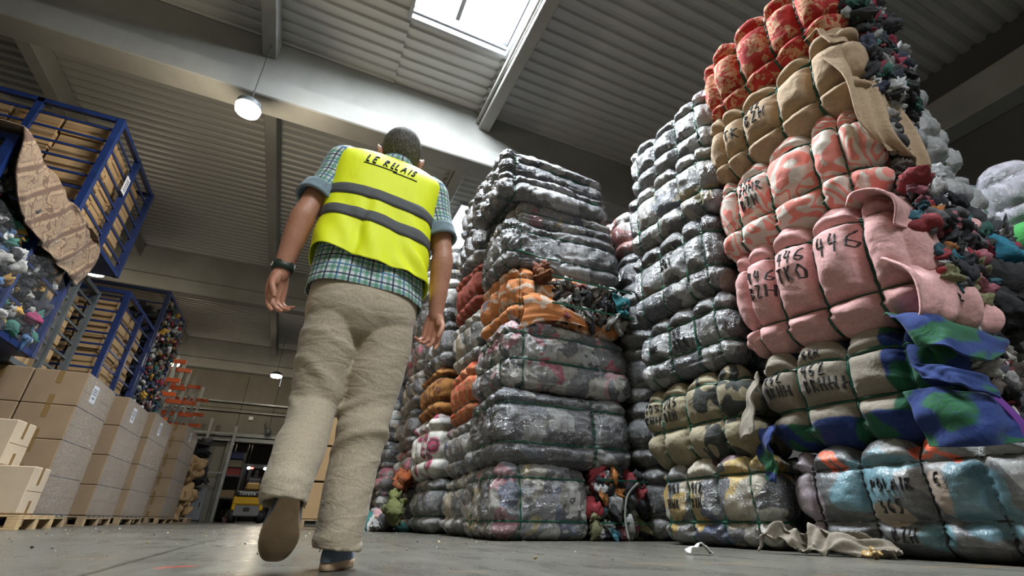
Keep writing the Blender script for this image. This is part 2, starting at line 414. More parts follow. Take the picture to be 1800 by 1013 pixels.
# ------------------------------------------------------------------ stroke lettering
G = {
'0': [[(.1, .5), (.2, .95), (.5, 1), (.7, .6), (.6, .1), (.3, 0), (.1, .5)]], '1': [[(.2, .8), (.45, 1), (.4, 0)]],
'2': [[(.1, .8), (.4, 1), (.65, .75), (.1, 0), (.75, .02)]], '3': [[(.1, .95), (.6, .9), (.3, .55), (.65, .3), (.3, 0), (.05, .1)]],
'4': [[(.3, 1), (.1, .45), (.7, .45)], [(.6, .9), (.5, -.05)]], '5': [[(.7, 1), (.25, 1), (.15, .55), (.55, .5), (.6, .15), (.1, 0)]],
'6': [[(.6, 1), (.2, .6), (.15, .15), (.5, 0), (.65, .3), (.2, .45)]], 'A': [[(0, 0), (.4, 1), (.7, 0)], [(.15, .4), (.6, .4)]],
'B': [[(.12, 0), (.15, 1), (.6, .85), (.2, .55), (.65, .25), (.12, 0)]], 'C': [[(.65, .9), (.3, 1), (.1, .5), (.3, 0), (.65, .1)]],
'E': [[(.65, 1), (.12, 1), (.1, 0), (.65, 0)], [(.1, .5), (.5, .5)]], 'H': [[(.12, 1), (.08, 0)], [(.65, 1), (.6, 0)], [(.1, .5), (.62, .52)]],
'I': [[(.3, 1), (.3, 0)]], 'K': [[(.12, 1), (.1, 0)], [(.6, 1), (.12, .5), (.65, 0)]], 'L': [[(.15, 1), (.1, .03), (.6, 0)]],
'O': [[(.35, 1), (.08, .6), (.2, .05), (.55, .05), (.65, .6), (.35, 1)]], 'P': [[(.1, 0), (.12, 1), (.6, .9), (.5, .5), (.12, .45)]],
'R': [[(.1, 0), (.12, 1), (.6, .85), (.15, .5), (.65, 0)]], 'S': [[(.6, .9), (.2, 1), (.15, .6), (.6, .4), (.5, .02), (.1, .05)]],
'T': [[(.0, 1), (.7, .97)], [(.35, 1), (.3, 0)]], 'Z': [[(.1, 1), (.65, .98), (.1, 0), (.7, .03)]], 'h': [[(.1, 1), (.1, 0)], [(.1, .4), (.4, .6), (.55, 0)]],
'a': [[(.05, .9), (.3, .6), (.0, .35), (.1, .15), (.5, .95), (.55, .75), (.2, .5), (.7, .1)]], 'i': [[(.3, .6), (.3, 0)], [(.3, .8), (.3, .88)]], 'Y': [[(0, 1), (.35, .5), (.7, 1)], [(.35, .5), (.35, 0)]], ' ': []}
def text_strokes(s, u, v, h, slant=0., rise=0., wd=.62):
    out = []; x = 0
    for ch in s:
        for st in G.get(ch, []):
            out.append([(u+(x+px*wd+py*slant)*h, v+py*h+x*h*rise) for px, py in st])
        x += .62 if ch != ' ' else .45
        if ch in 'Ii1': x -= .2
    return out
def ribbon(strokes, surf, width, off, name, mat, parent):
    """strokes in (u,v) face coordinates laid on a surface; surf(u,v)->(pos,normal) arrays"""
    V = []; F = []
    for st in strokes:
        st = np.array(st, float); seg = np.linalg.norm(np.diff(st, axis=0), axis=1); L = seg.sum()
        if L <= 0: continue
        n = max(3, int(L/max(width*1.2, .006))); s = np.concatenate([[0], seg.cumsum()])
        q = np.linspace(0, L, n); uv = np.stack([np.interp(q, s, st[:, i]) for i in (0, 1)], 1)
        d = np.gradient(uv, axis=0); d /= np.linalg.norm(d, axis=1)[:, None]+1e-9; pr = np.stack([-d[:, 1], d[:, 0]], 1)
        rows = []
        for k in (-1, -.35, .35, 1):
            p, nn = surf(*(uv+pr*width/2*k).T)
            rows.append((p+nn*(off if abs(k) < .5 else -.002)))
        base = len(V); m4 = np.stack(rows, 1).reshape(-1, 3); V += m4.tolist()
        for i in range(n-1):
            for k in range(3): a = base+i*4+k; F.append((a, a+1, a+5, a+4))
    if V: return mesh_obj(name, V, np.array(F), mat, parent, True)
# ------------------------------------------------------------------ bales
class Shape:
    def __init__(s, L, D, H, xs=(), ys=(), zs=(), r=.16, B=.045, pinch=.035, w=.035, seed=1, lump=.02, bow=0, wr=.005, sag=.0, top=.5, rz=None, crease=0.):
        s.h = np.array([L, D, H])/2; s.fam = [np.array(sorted(xs)), np.array(sorted(ys)), np.array(sorted(zs))]
        s.r = r; s.B = B; s.pinch = pinch; s.w = w; s.n1 = Noise(seed, 5.5); s.n2 = Noise(seed+50, 38, 14); s.lump = lump; s.bow = bow; s.wr = wr; s.sag = sag; s.top = top
        s.crease = crease; s.n3 = Noise(seed+80, 7.5, 6); s.seed = seed; rr = np.random.default_rng(seed); s.amp = rr.uniform(.55, 1.25, (3, 12, 12)); s.flare = None
    def __call__(s, Q):
        """Q: points on the cube surface [-1,1]^3 -> pos, normal"""
        Q = np.asarray(Q, float); q = Q*s.h; r = min(s.r, s.h.min()*.8)
        inner = np.clip(q, -(s.h-r), s.h-r); d = q-inner
        nl = np.linalg.norm(d, axis=1)[:, None]; nn = d/np.maximum(nl, 1e-9)
        pos = inner+nn*r
        D = np.zeros(len(Q)); bul = np.ones(len(Q)); ids = []
        pin = np.zeros(len(Q))
        for k in range(3):
            P = s.fam[k]; W = 1-nn[:, k]**2
            if k == 2: W = W*np.clip(1.3-abs(nn[:, 2]), 0, 1)
            if len(P) == 0: ids.append(np.zeros(len(Q), int)); continue
            ed = np.concatenate([[-s.h[k]-.03], P, [s.h[k]+.03]]); x = q[:, k]
            i = np.clip(np.searchsorted(ed, x)-1, 0, len(ed)-2); fr = (x-ed[i])/(ed[i+1]-ed[i]); ids.append(i)
            bul *= (1-W)+W*np.clip(np.sin(PI*np.clip(fr, 0, 1)), 0, 1)**.55
            ds = np.min(abs(x[:, None]-P[None]), axis=1)
            pin = np.maximum(pin, W*np.exp(-(ds/s.w)**2)); 
            D += W*s.wr*np.sin(s.n1(pos*np.array([1, 3, 3]))*9+s.n2(pos)*1.2)*np.exp(-(ds/.09))
        am = s.amp[ids[0] % 3, ids[1]*3 % 12, ids[2]*5 % 12] if True else 1
        fade = 1-pin*.0
        D += s.B*bul*(.75+.35*am)-s.B*.7-s.pinch*pin+s.lump*s.n1(pos)*(1-.6*pin)+.004*s.n2(pos)
        if s.crease: D += s.crease*(1-np.abs(np.sin(s.n3(pos*np.array([1, 1, 2.]))*2.6))**.5)*(1-.5*pin)
        D = np.where(nn[:, 2] < -.5, D*s.top, D)
        pos = pos+nn*D[:, None]
        if s.bow: pos[:, 2] += s.bow*(pos[:, 0]/s.h[0])**2
        if s.flare is not None: pos = s.flare(pos)
        return pos, nn
    def mesh(s, step=.022):
        N = [max(6, int(2*h/step)) for h in s.h]; V = []; F = []; b = 0
        for ax in range(3):
            u, v = [a for a in range(3) if a != ax]
            for sg in (-1, 1):
                A, Bm = np.meshgrid(np.linspace(-1, 1, N[u]+1), np.linspace(-1, 1, N[v]+1), indexing='ij')
                Q = np.zeros((A.size, 3)); Q[:, ax] = sg; Q[:, u] = A.ravel(); Q[:, v] = Bm.ravel()
                V.append(Q); idx = np.arange(A.size).reshape(A.shape)+b; b += A.size
                f = np.stack([idx[:-1, :-1], idx[1:, :-1], idx[1:, 1:], idx[:-1, 1:]], -1).reshape(-1, 4)
                flip = (sg == 1) != (ax == 1)
                F.append(f if flip else f[:, ::-1])
        V = np.concatenate(V); F = np.concatenate(F)
        key = np.round(V*5000).astype(np.int64); _, first, inv = np.unique(key, axis=0, return_index=True, return_inverse=True)
        return s(V[first])[0], inv.ravel()[F]
    def loop(s, ax, val, off=.004, width=.016, n=150):
        u, v = [a for a in range(3) if a != ax]; t_ = np.linspace(0, 4, n, endpoint=False)
        U = np.where(t_ < 1, -1+2*t_, np.where(t_ < 2, 1, np.where(t_ < 3, 1-2*(t_-2), -1)))
        Vv = np.where(t_ < 1, -1, np.where(t_ < 2, -1+2*(t_-1), np.where(t_ < 3, 1, 1-2*(t_-3))))
        rows = []
        for dx, o in ((-1, -.012), (-1, off), (1, off), (1, -.012)):
            Q = np.zeros((n, 3)); Q[:, ax] = (val+dx*width/2)/s.h[ax]; Q[:, u] = U; Q[:, v] = Vv
            p, nn = s(Q); rows.append(p+nn*o)
        V = np.stack(rows, 1).reshape(-1, 3); F = []
        for i in range(n):
            j = (i+1) % n
            for k in range(4): F.append((i*4+k, i*4+(k+1) % 4, j*4+(k+1) % 4, j*4+k))
        return V, F
    def face(s, ax=1, sg=-1):
        """(u,v) metres on a face, u right and v up as seen from outside; u,v from the centre"""
        def f(u, v):
            u = np.atleast_1d(u); v = np.atleast_1d(v); Q = np.zeros((len(u), 3)); Q[:, ax] = sg
            o = 0 if ax == 1 else 1
            k = 1 if (ax == 1 and sg == -1) or (ax == 0 and sg == 1) else -1
            Q[:, o] = np.clip(u*k/s.h[o], -1, 1); Q[:, 2] = np.clip(v/s.h[2], -1, 1)
            return s(Q)
        return f
PALS = {
 'mixed': [(.36, .35, .33), (.02, .02, .025), (.25, .03, .04), (.03, .04, .10), (.5, .5, .48), (.015, .015, .015), (.05, .05, .055), (.30, .26, .2), (.02, .12, .11), (.5, .3, .32), (.45, .25, .04), (.08, .08, .09)],
 'dark': [(.015, .015, .018), (.03, .03, .035), (.02, .025, .05), (.08, .08, .085), (.015, .015, .015), (.4, .4, .4), (.02, .09, .07), (.25, .02, .05)],
 'white': [(.42, .42, .40), (.36, .34, .31), (.02, .02, .02), (.38, .33, .27), (.05, .05, .06), (.45, .44, .42), (.30, .29, .28), (.015, .015, .015), (.2, .03, .04), (.08, .06, .05)],
 'colour': [(.3, .03, .04), (.4, .4, .4), (.015, .015, .02), (.03, .12, .16), (.35, .13, .03), (.015, .015, .015), (.2, .19, .09), (.03, .03, .04), (.3, .1, .13), (.02, .02, .03), (.012, .012, .015), (.10, .10, .11)],
 'film': [(.42, .42, .42), (.34, .35, .36), (.5, .5, .5), (.25, .25, .26)]}
def rag_mass(n, box, size, pal, seed, stretch=(1, 1, 1.3), fold=.42, res=(20, 13)):
    """a mass of crumpled garments inside box (x0,x1,y0,y1,z0,z1)"""
    r = np.random.default_rng(seed); pal = np.array(PALS[pal] if isinstance(pal, str) else pal)
    nu, nv = res; th = np.linspace(0, PI, nv+1); ph = np.linspace(0, 2*PI, nu, endpoint=False)
    T, Ph = np.meshgrid(th, ph, indexing='ij'); S = np.stack([np.sin(T)*np.cos(Ph), np.sin(T)*np.sin(Ph), np.cos(T)], -1).reshape(-1, 3)
    idx = np.arange((nv+1)*nu).reshape(nv+1, nu)
    f = np.stack([idx[:-1], idx[1:], np.roll(idx[1:], -1, 1), np.roll(idx[:-1], -1, 1)], -1).reshape(-1, 4)
    V = []; F = []; C = []
    for i in range(n):
        c = np.array([r.uniform(box[0], box[1]), r.uniform(box[2], box[3]), r.uniform(box[4], box[5])])
        k = r.normal(size=(4, 3))*3.2; p = r.uniform(0, 6, 4); a = r.normal(size=3); a /= np.linalg.norm(a)
        rad = 1-fold*(1.1*np.abs(np.sin(S@k[0]*.62+p[0]))+.7*np.abs(np.sin(S@k[1]*1.0+p[1]))+.25*np.abs(np.sin(S@k[2]*2.2+p[2]))-.9)
        sc = size*r.uniform(.5, 1.5)*np.array(stretch)*r.uniform(.55, 1.3, 3)
        Rm = np.array(Euler((r.uniform(-1, 1), r.uniform(-1, 1), r.uniform(-3, 3))).to_matrix()) if stretch[2] > 1 else np.array(Euler(tuple(r.uniform(-3, 3, 3))).to_matrix())
        P = (S*rad[:, None]*sc)@Rm.T+c
        V.append(P); F.append(f+len(V[:-1])*len(S)); col = pal[r.integers(len(pal))]*r.uniform(.6, 1.25); C.append(np.repeat(col[None], len(S), 0))
    return np.concatenate(V), np.concatenate(F), np.clip(np.concatenate(C), 0, 1)
NB = [0]
def bale(label, loc, size, mat, xs=(), ys=(), zs=(), rz=0, tilt=0, roll=0, seed=None, strap=STRAP, group=None, step=.024, text=(), ragged=None, cat='bale', width=.016, **kw):
    """loc = base centre; size L,D,H in local axes"""
    NB[0] += 1; seed = seed or NB[0]*13
    if mat.name.startswith('film') and 'crease' not in kw: kw['crease'] = .007
    sh = Shape(*size, xs=xs, ys=ys, zs=zs, seed=seed, **kw)
    o = empty('textile_bale', loc, label=label, cat=cat, group=group, rot=(roll, tilt, rz))
    V, F = sh.mesh(step); up = np.array([0, 0, size[2]/2])
    mesh_obj('wrapped_body', V+up, F, mat, o)
    for ax, L in ((0, xs), (1, ys), (2, zs)):
        for v in L:
            v_, f_ = sh.loop(ax, v, width=width); mesh_obj('strap', v_+up, f_, strap, o)
    for strokes, ax, sg, wd, m_, nm in text:
        fs = sh.face(ax, sg)
        ribbon(strokes, lambda u, v: (lambda pn: (pn[0]+up, pn[1]))(fs(u, v)), wd, .009, nm, m_, o)
    if ragged:
        ax, sg, n, sz, pal, frac = ragged
        h = sh.h; b = [-h[0]*.92, h[0]*.92, -h[1]*.92, h[1]*.92, .05, size[2]-.04]
        b[2*ax] = sg*h[ax]-.02; b[2*ax+1] = sg*h[ax]+.035
        if frac:
            for k, v in frac.items(): b[k] = v
        v_, f_, c_ = rag_mass(n, b, sz, pal, seed+7)
        q = mesh_obj('spilling_clothes', v_, f_, RAG, o, col=c_); q['kind'] = 'stuff'
    return o, sh
def sheet(name, rows, mat, parent=None, fold=.02, freq=9, seed=1, n=(36, 30), thick=.006, loc=None, fdir=(1, 0)):
    """cloth sheet through a coarse grid of 3D control points (rows of points), with folds and thickness"""
    G_ = np.array(rows, float)
    def interp(A, m_):
        k = A.shape[0]; x = np.linspace(0, k-1, m_); i = np.clip(np.floor(x).astype(int), 0, k-2); tt = (x-i)
        A0 = A[np.clip(i-1, 0, k-1)]; A1 = A[i]; A2 = A[i+1]; A3 = A[np.clip(i+2, 0, k-1)]
        tt = tt.reshape((-1,)+(1,)*(A.ndim-1))
        return .5*((2*A1)+(A2-A0)*tt+(2*A0-5*A1+4*A2-A3)*tt**2+(3*A1-A0-3*A2+A3)*tt**3)
    A = interp(G_, n[0]); A = np.swapaxes(interp(np.swapaxes(A, 0, 1), n[1]), 0, 1)
    du = np.gradient(A, axis=0); dv = np.gradient(A, axis=1); nn = np.cross(du, dv); nn /= np.linalg.norm(nn, axis=2)[..., None]+1e-9
    U, W = np.meshgrid(np.linspace(0, 1, n[0]), np.linspace(0, 1, n[1]), indexing='ij')
    ph = (U*fdir[0]+W*fdir[1])*freq; n1 = Noise(seed, 5); X = np.stack([U, W, U*0], -1).reshape(-1, 3)
    wv = np.sin(ph*2*PI+2.0*n1(X).reshape(U.shape))+.4*np.sin(ph*4.3*PI+3*n1(X+4).reshape(U.shape))
    A = A+nn*(wv*fold)[..., None]
    V0 = (A+nn*thick/2).reshape(-1, 3); V1 = (A-nn*thick/2).reshape(-1, 3); N_ = n[0]*n[1]
    idx = np.arange(N_).reshape(n)
    f = np.stack([idx[:-1, :-1], idx[1:, :-1], idx[1:, 1:], idx[:-1, 1:]], -1).reshape(-1, 4)
    F = [f, f[:, ::-1]+N_]
    ring = np.concatenate([idx[:, 0], idx[-1, 1:], idx[-2::-1, -1], idx[0, -2:0:-1]]); rr = np.roll(ring, -1)
    F.append(np.stack([ring, ring+N_, rr+N_, rr], -1))
    return mesh_obj(name, np.concatenate([V0, V1]), np.concatenate(F), mat, parent, loc=loc)
# ------------------------------------------------------------------ bale cloths
def xyz(t):
    s = t.n('SeparateXYZ', {0: t.n('TexCoord').outputs['Object']}); return s.outputs
def band(t, s, a, b, e=.006):
    """1 where a<s<b"""
    l = t.n('MapRange', {0: s, 1: a-e, 2: a+e, 3: 0., 4: 1.}).outputs[0]; h = t.n('MapRange', {0: s, 1: b-e, 2: b+e, 3: 1., 4: 0.}).outputs[0]
    return t.math('MULTIPLY', l, h)
def c_damask(t):
    n1 = t.noise(7, t.co((1, 1, .8)), detail=2, dist=1.2).outputs[0]
    n2 = t.noise(22, detail=2, dist=2).outputs[0]
    a = t.ramp(n1, [(.44, 0), (.47, 1), (.60, 1), (.63, 0)]); b = t.ramp(n2, [(.42, 0), (.46, 1)])
    c = t.mix(t.math('MULTIPLY', a, b), (.36, .018, .014), (.46, .24, .13))
    return t.mix(t.ramp(n2, [(.3, .35), (.42, 0)]), c, (.25, .008, .008))
def c_swirl(t):
    n1 = t.noise(3.6, t.co((1.1, 1, 1)), detail=0, dist=1.8).outputs[0]
    w_ = t.math('FRACT', t.math('MULTIPLY', n1, 4.))
    return t.mix(t.ramp(w_, [(.42, 0), (.46, 1), (.86, 1), (.9, 0)]), (.56, .49, .43), (.66, .22, .18))
def c_fleece(t):
    X = xyz(t); nz = t.noise(3.5, detail=2).outputs[0]
    a = t.math('SINE', t.math('ADD', t.math('MULTIPLY', X[0], 15.), t.math('MULTIPLY', nz, 5.)))
    b = t.math('SINE', t.math('ADD', t.math('MULTIPLY', X[2], 17.), t.math('MULTIPLY', nz, 6.)))
    c = t.mix(t.ramp(t.math('MULTIPLY', a, b), [(.05, 0), (.25, 1)]), (.004, .022, .125), (.006, .085, .022))
    c = t.mix(t.ramp(t.noise(60, detail=3).outputs[0], [(.4, 0), (.7, .35)]), c, (.03, .05, .14))
    return c
def c_fleece_patch(t):
    c = c_fleece(t); X = xyz(t); nz = t.noise(6, detail=2).outputs[0]
    zz = t.math('ADD', X[2], t.math('MULTIPLY', nz, .05))
    m_ = t.math('MULTIPLY', band(t, X[0], -.60, .285), band(t, zz, .185, .68))
    m_ = t.math('MULTIPLY', m_, t.math('LESS_THAN', X[1], -.18))
    tp = t.mix(t.ramp(t.noise(120, detail=2).outputs[0], [(.3, 0), (.7, 1)]), (.17, .145, .11), (.26, .225, .18))
    return t.mix(m_, c, tp)
def c_khaki(t):
    X = xyz(t); tp = t.mix(t.ramp(t.noise(90, detail=2).outputs[0], [(.3, 0), (.7, 1)]), (.20, .17, .11), (.29, .25, .165))
    n1 = t.noise(4.4, t.co((1.3, 1, .8), off=2.2), detail=1, dist=.9).outputs[0]
    m_ = t.math('MULTIPLY', t.ramp(n1, [(.535, 0), (.55, 1)]), t.n('MapRange', {0: X[0], 1: .0, 2: .12}).outputs[0])
    return t.mix(m_, tp, (.035, .038, .035))
def c_floral(t):
    vo = t.n('TexVoronoi', {'Vector': t.co(off=.35), 'Scale': 3.4}); d = vo.outputs['Distance']
    n1 = t.noise(30, detail=2).outputs[0]
    pet = t.math('ADD', d, t.math('MULTIPLY', n1, .14))
    c = t.ramp(pet, [(0, (.5, .36, .10)), (.16, (.16, .13, .12)), (.27, (.42, .05, .12)), (.36, (.12, .05, .06)), (.44, (.5, .16, .22)), (.50, (.56, .55, .50))], 'CONSTANT')
    n2 = t.noise(3, detail=1).outputs[0]
    return t.mix(t.ramp(n2, [(.52, 0), (.56, .8)]), c, (.30, .31, .30))
def c_mustard(t):
    X = xyz(t); nz = t.noise(4, detail=2).outputs[0]
    w_ = t.math('SINE', t.math('ADD', t.math('MULTIPLY', X[0], 60.), t.math('MULTIPLY', nz, 9.)))
    v_ = t.math('SINE', t.math('ADD', t.math('MULTIPLY', X[2], 40.), t.math('MULTIPLY', nz, 9.)))
    return t.mix(t.ramp(t.math('ADD', w_, t.math('MULTIPLY', v_, .6)), [(.45, 0), (.6, 1)]), (.30, .13, .03), (.13, .045, .015))
def c_orange(t):
    X = xyz(t); nz = t.noise(5, detail=2, dist=.5).outputs[0]
    w_ = t.math('SINE', t.math('ADD', t.math('MULTIPLY', X[2], 34.), t.math('MULTIPLY', nz, 14.)))
    c = t.mix(t.ramp(w_, [(.55, 0), (.75, .8)]), (.56, .21, .07), (.6, .5, .42))
    return t.mix(t.ramp(t.noise(2.2, t.co(off=5), detail=1).outputs[0], [(.62, 0), (.66, .8)]), c, (.06, .09, .15))
def c_orange2(t):
    n1 = t.noise(13, detail=2, dist=1.5).outputs[0]
    return t.mix(t.ramp(n1, [(.52, 0), (.56, .8)]), (.50, .20, .09), (.55, .07, .03))
FAB = {k: fabric('cloth_'+k, v, seed=s) for k, v, s in (
    ('damask', c_damask, .3), ('tan', (.35, .245, .15), 1.1), ('swirl', c_swirl, 2.), ('pink', (.56, .31, .30), 3.), ('fleece', c_fleece, 0.), ('fleece_patch', c_fleece_patch, 0.),
    ('khaki', c_khaki, 0.), ('floral', c_floral, 1.), ('mustard', c_mustard, 0.), ('orange', c_orange, 0.), ('orange_flower', c_orange2, 0.), ('rust', (.24, .045, .025), 0.), ('green', (.05, .30, .07), 0.))}
TAUPE = fabric('cloth_taupe', (.21, .18, .14), 0.)
def blobmask(t, X, nz, u0, z0, ru, rz, e=.12):
    a = t.math('DIVIDE', t.math('SUBTRACT', X[0], u0), ru); b = t.math('DIVIDE', t.math('SUBTRACT', X[2], z0), rz)
    d = t.math('ADD', t.math('SQRT', t.math('ADD', t.math('MULTIPLY', a, a), t.math('MULTIPLY', b, b))), t.math('MULTIPLY', t.math('SUBTRACT', nz, .5), 1.6))
    return t.n('MapRange', {0: d, 1: 1.-e/2, 2: 1.+e/2, 3: 1., 4: 0.}).outputs[0]
def segmask(t, X, nz, a, b, wd):
    dx, dz = b[0]-a[0], b[1]-a[1]; l2 = dx*dx+dz*dz
    px = t.math('SUBTRACT', X[0], a[0]); pz = t.math('SUBTRACT', X[2], a[1])
    k = t.n('Math', {0: t.math('ADD', t.math('MULTIPLY', px, dx/l2), t.math('MULTIPLY', pz, dz/l2)), 1: 0.}, operation='ADD', use_clamp=True).outputs[0]
    ex = t.math('SUBTRACT', px, t.math('MULTIPLY', k, dx)); ez = t.math('SUBTRACT', pz, t.math('MULTIPLY', k, dz))
    d = t.math('ADD', t.math('SQRT', t.math('ADD', t.math('MULTIPLY', ex, ex), t.math('MULTIPLY', ez, ez))), t.math('MULTIPLY', t.math('SUBTRACT', nz, .5), wd*1.2))
    return t.n('MapRange', {0: d, 1: wd*.75, 2: wd*1.25, 3: 1., 4: 0.}).outputs[0]
def c_polair(t):
    X = xyz(t); nz = t.noise(5, t.co(off=2), detail=3).outputs[0]; n2 = t.noise(30, detail=3).outputs[0]
    c, _, _ = t.patches([(.085, .087, .09), (.15, .15, .15), (.065, .067, .07), (.11, .115, .12), (.19, .185, .175), (.075, .08, .085)], 3.6, .3)
    for (u, z, ru, rz, col) in ((-.62, .36, .14, .26, (.30, .25, .28)), (-.22, .36, .17, .13, (.10, .21, .255)), (-.04, .47, .13, .07, (.10, .19, .22)), (-.13, .20, .09, .05, (.33, .27, .21)), (.28, .27, .13, .17, (.085, .18, .22)),
                               (.14, .30, .06, .09, (.32, .25, .20)), (.62, .20, .16, .26, (.36, .17, .19)), (.50, .44, .12, .10, (.26, .26, .25)), (.06, .10, .07, .06, (.09, .20, .23)), (.12, .52, .2, .05, (.24, .24, .23))):
        c = t.mix(blobmask(t, X, nz, u, z, ru, rz), c, col)
    ms = None
    for a, b, wd in (((-.43, .53), (-.36, .52), .020), ((-.36, .52), (-.31, .44), .017), ((-.40, .51), (-.37, .44), .018), ((.05, .50), (.10, .535), .011), ((.10, .535), (.16, .52), .011), ((.05, .50), (.06, .46), .011), ((.06, .46), (.13, .46), .011), ((.13, .46), (.19, .51), .010), ((.09, .53), (.24, .43), .014)):
        k = segmask(t, X, n2, a, b, wd); ms = k if ms is None else t.math('MAXIMUM', ms, k)
    return t.mix(t.math('MULTIPLY', ms, .92), c, (.80, .12, .035))
POL = plastic('film_polair', c_polair, .4, 3.4, .07, .28, film=.42, wr=.4, dkw=.12)
G1 = plastic('film_grey', GREY, 1.3, 5.5)
G2 = plastic('film_dark', [(.012, .012, .014), (.03, .03, .035), (.015, .015, .02), (.07, .07, .075), (.02, .025, .04), (.16, .16, .155), (.035, .035, .04), (.012, .012, .014)], 4.7, 5.)
G3 = plastic('film_mixed', [(.36, .36, .35), (.04, .04, .045), (.02, .02, .02), (.22, .20, .17), (.12, .12, .13), (.20, .08, .10), (.12, .12, .13), (.40, .40, .39), (.04, .05, .09), (.18, .17, .15), (.10, .10, .10), (.24, .19, .09), (.05, .05, .05)], 2.9, 6.5)
G4 = plastic('film_pale', [(.33, .32, .30), (.12, .12, .12), (.26, .23, .18), (.03, .03, .035), (.46, .45, .43), (.26, .25, .24), (.36, .30, .20)], 7.1, 5.5)
G5 = plastic('film_print', [(.38, .33, .24), (.03, .03, .035), (.40, .35, .26), (.05, .05, .055), (.17, .17, .17), (.35, .31, .24), (.10, .04, .05), (.03, .05, .12), (.4, .38, .33), (.05, .05, .05), (.30, .27, .2), (.33, .22, .04)], 9.3, 5.2)
G6 = plastic('film_coloured', [(.3, .3, .3), (.05, .05, .06), (.33, .07, .11), (.05, .05, .06), (.2, .2, .19), (.09, .09, .1), (.32, .18, .19), (.03, .03, .04), (.3, .28, .25), (.12, .12, .12), (.18, .03, .05)], 5.2, 7)
GW = plastic('film_silver', [(.10, .10, .11), (.04, .04, .05), (.20, .20, .21), (.015, .015, .02), (.06, .06, .065), (.28, .28, .29)], 3.3, 4., .14)
GL = plastic('film_lilac', [(.33, .31, .36), (.22, .22, .24), (.40, .38, .44), (.14, .14, .16)], 8.2, 6)
GG = plastic('film_green', [(.02, .10, .09), (.03, .03, .05), (.05, .14, .08), (.01, .04, .07), (.12, .14, .15)], 6.2, 7)
PK = plastic('film_pinkish', [(.50, .16, .14), (.25, .23, .22), (.5, .2, .18), (.1, .1, .1), (.4, .36, .33)], 1.2, 5)
R90 = -PI/2
XF = 2.85
def T(s, Y, z, Yc, zc, H, h=.1, **k):    # writing on the aisle face of the right-hand row
    return (text_strokes(s, -(Y-Yc)+.022, z-zc-H/2, h, **k), 1, -1, .0095, INK, 'handwriting')
# --- first column on the right (near, coloured)
D = .62; xc = XF+D/2
tx = [T('POLAIR', 1.685, .31, 1.50, 0, .57, .058), T('E', 1.385, .325, 1.50, 0, .57, .055), T('365', 1.67, .205, 1.50, 0, .57, .065), T('BZH', 1.66, .075, 1.50, 0, .57, .065)]
o, s_ = bale('wide grey and teal bale with orange spray marks, on the floor nearest right', (xc, 1.50, 0), (1.36, D, .57), POL, (-.52, -.23, .07, .32, .48), (0,), (-.115, .165), R90, strap=BSTRAP, width=.008, text=tx, step=.016, r=.15, B=.05, pinch=.035, seed=11, lump=.010, top=.15, crease=.002)
o, s_ = bale('blue and green fleece bale with taupe cloth patch marked 462, under the pink bale', (xc, 1.72, .55), (1.14, D, .64), FAB['fleece_patch'], (-.25, .07, .38), (0,), (-.07, .215), R90, tilt=.03, seed=12, step=.016, r=.2, B=.07, pinch=.04,
     text=[T('462', 1.905, .965, 1.72, .55, .64, .085), T('BRHHh', 1.90, .865, 1.72, .55, .64, .08), T('462', 2.20, .98, 1.72, .55, .64, .08), T('BRHH', 2.19, .885, 1.72, .55, .64, .07), T('BZH', 1.90, 1.105, 1.72, .55, .64, .06)], ragged=(0, 1, 90, .045, 'white', {2: -.12}))
BL = o
o, s_ = bale('plain pink blanket bale marked 446, fourth from the top of the near column', (xc-.02, 1.72, 1.17), (1.28, D, .88), FAB['pink'], (-.45, -.22, .06, .37), (0,), (-.23, .29), R90, tilt=.075, seed=13, step=.016, r=.24, B=.10, pinch=.045,
     text=[T('446', 1.60, 1.67, 1.72, 1.17, .88, .13), T('446', 1.88, 1.72, 1.72, 1.17, .88, .10), T('TKO', 1.88, 1.59, 1.72, 1.17, .88, .10), T('446', 2.125, 1.68, 1.72, 1.17, .88, .09), T('BZH', 2.125, 1.56, 1.72, 1.17, .88, .09)], ragged=(0, 1, 150, .045, 'colour', {2: -.15, 4: .1}))
PKB = o
o, s_ = bale('white blanket bale with coral swirl pattern, between the pink and the tan bale', (xc, 1.74, 1.98), (1.26, D, .78), FAB['swirl'], (-.38, -.08, .27, .48), (0,), (-.13, .28), R90, tilt=.08, seed=14, step=.018, r=.22, B=.09, pinch=.04,
     text=[T('446', 2.06, 2.54, 1.74, 1.98, .78, .07), T('BHHR', 2.06, 2.44, 1.74, 1.98, .78, .08), T('BZH', 2.06, 2.32, 1.74, 1.98, .78, .09)], ragged=(0, 1, 100, .045, 'white', {2: -.1}))
SWB = o
o, s_ = bale('tan beige blanket bale with green straps, second from the top of the near column', (xc, 1.62, 2.70), (1.26, D, .72), FAB['tan'], (-.45, -.26, .05, .34), (0,), (-.19, .18), R90, tilt=.08, seed=15, step=.018, r=.2, B=.09, pinch=.04,
     text=[T('442', 1.825, 3.12, 1.62, 2.70, .72, .075), T('BZH', 1.825, 3.00, 1.62, 2.70, .72, .10), T('TKO', 2.03, 3.00, 1.62, 2.70, .72, .10)], ragged=(0, 1, 130, .05, 'dark', {2: -.1}))
TNB = o
o, s_ = bale('red damask cloth bale with cream flowers, topmost of the near column', (xc, 1.55, 3.36), (1.22, D, .74), FAB['damask'], (-.44, -.19, .10, .34), (0,), (-.22, .18), R90, tilt=.05, seed=16, step=.02, r=.2, B=.08, pinch=.035, ragged=(0, 1, 140, .05, 'dark', {2: -.15, 5: .78}))
RDB = o
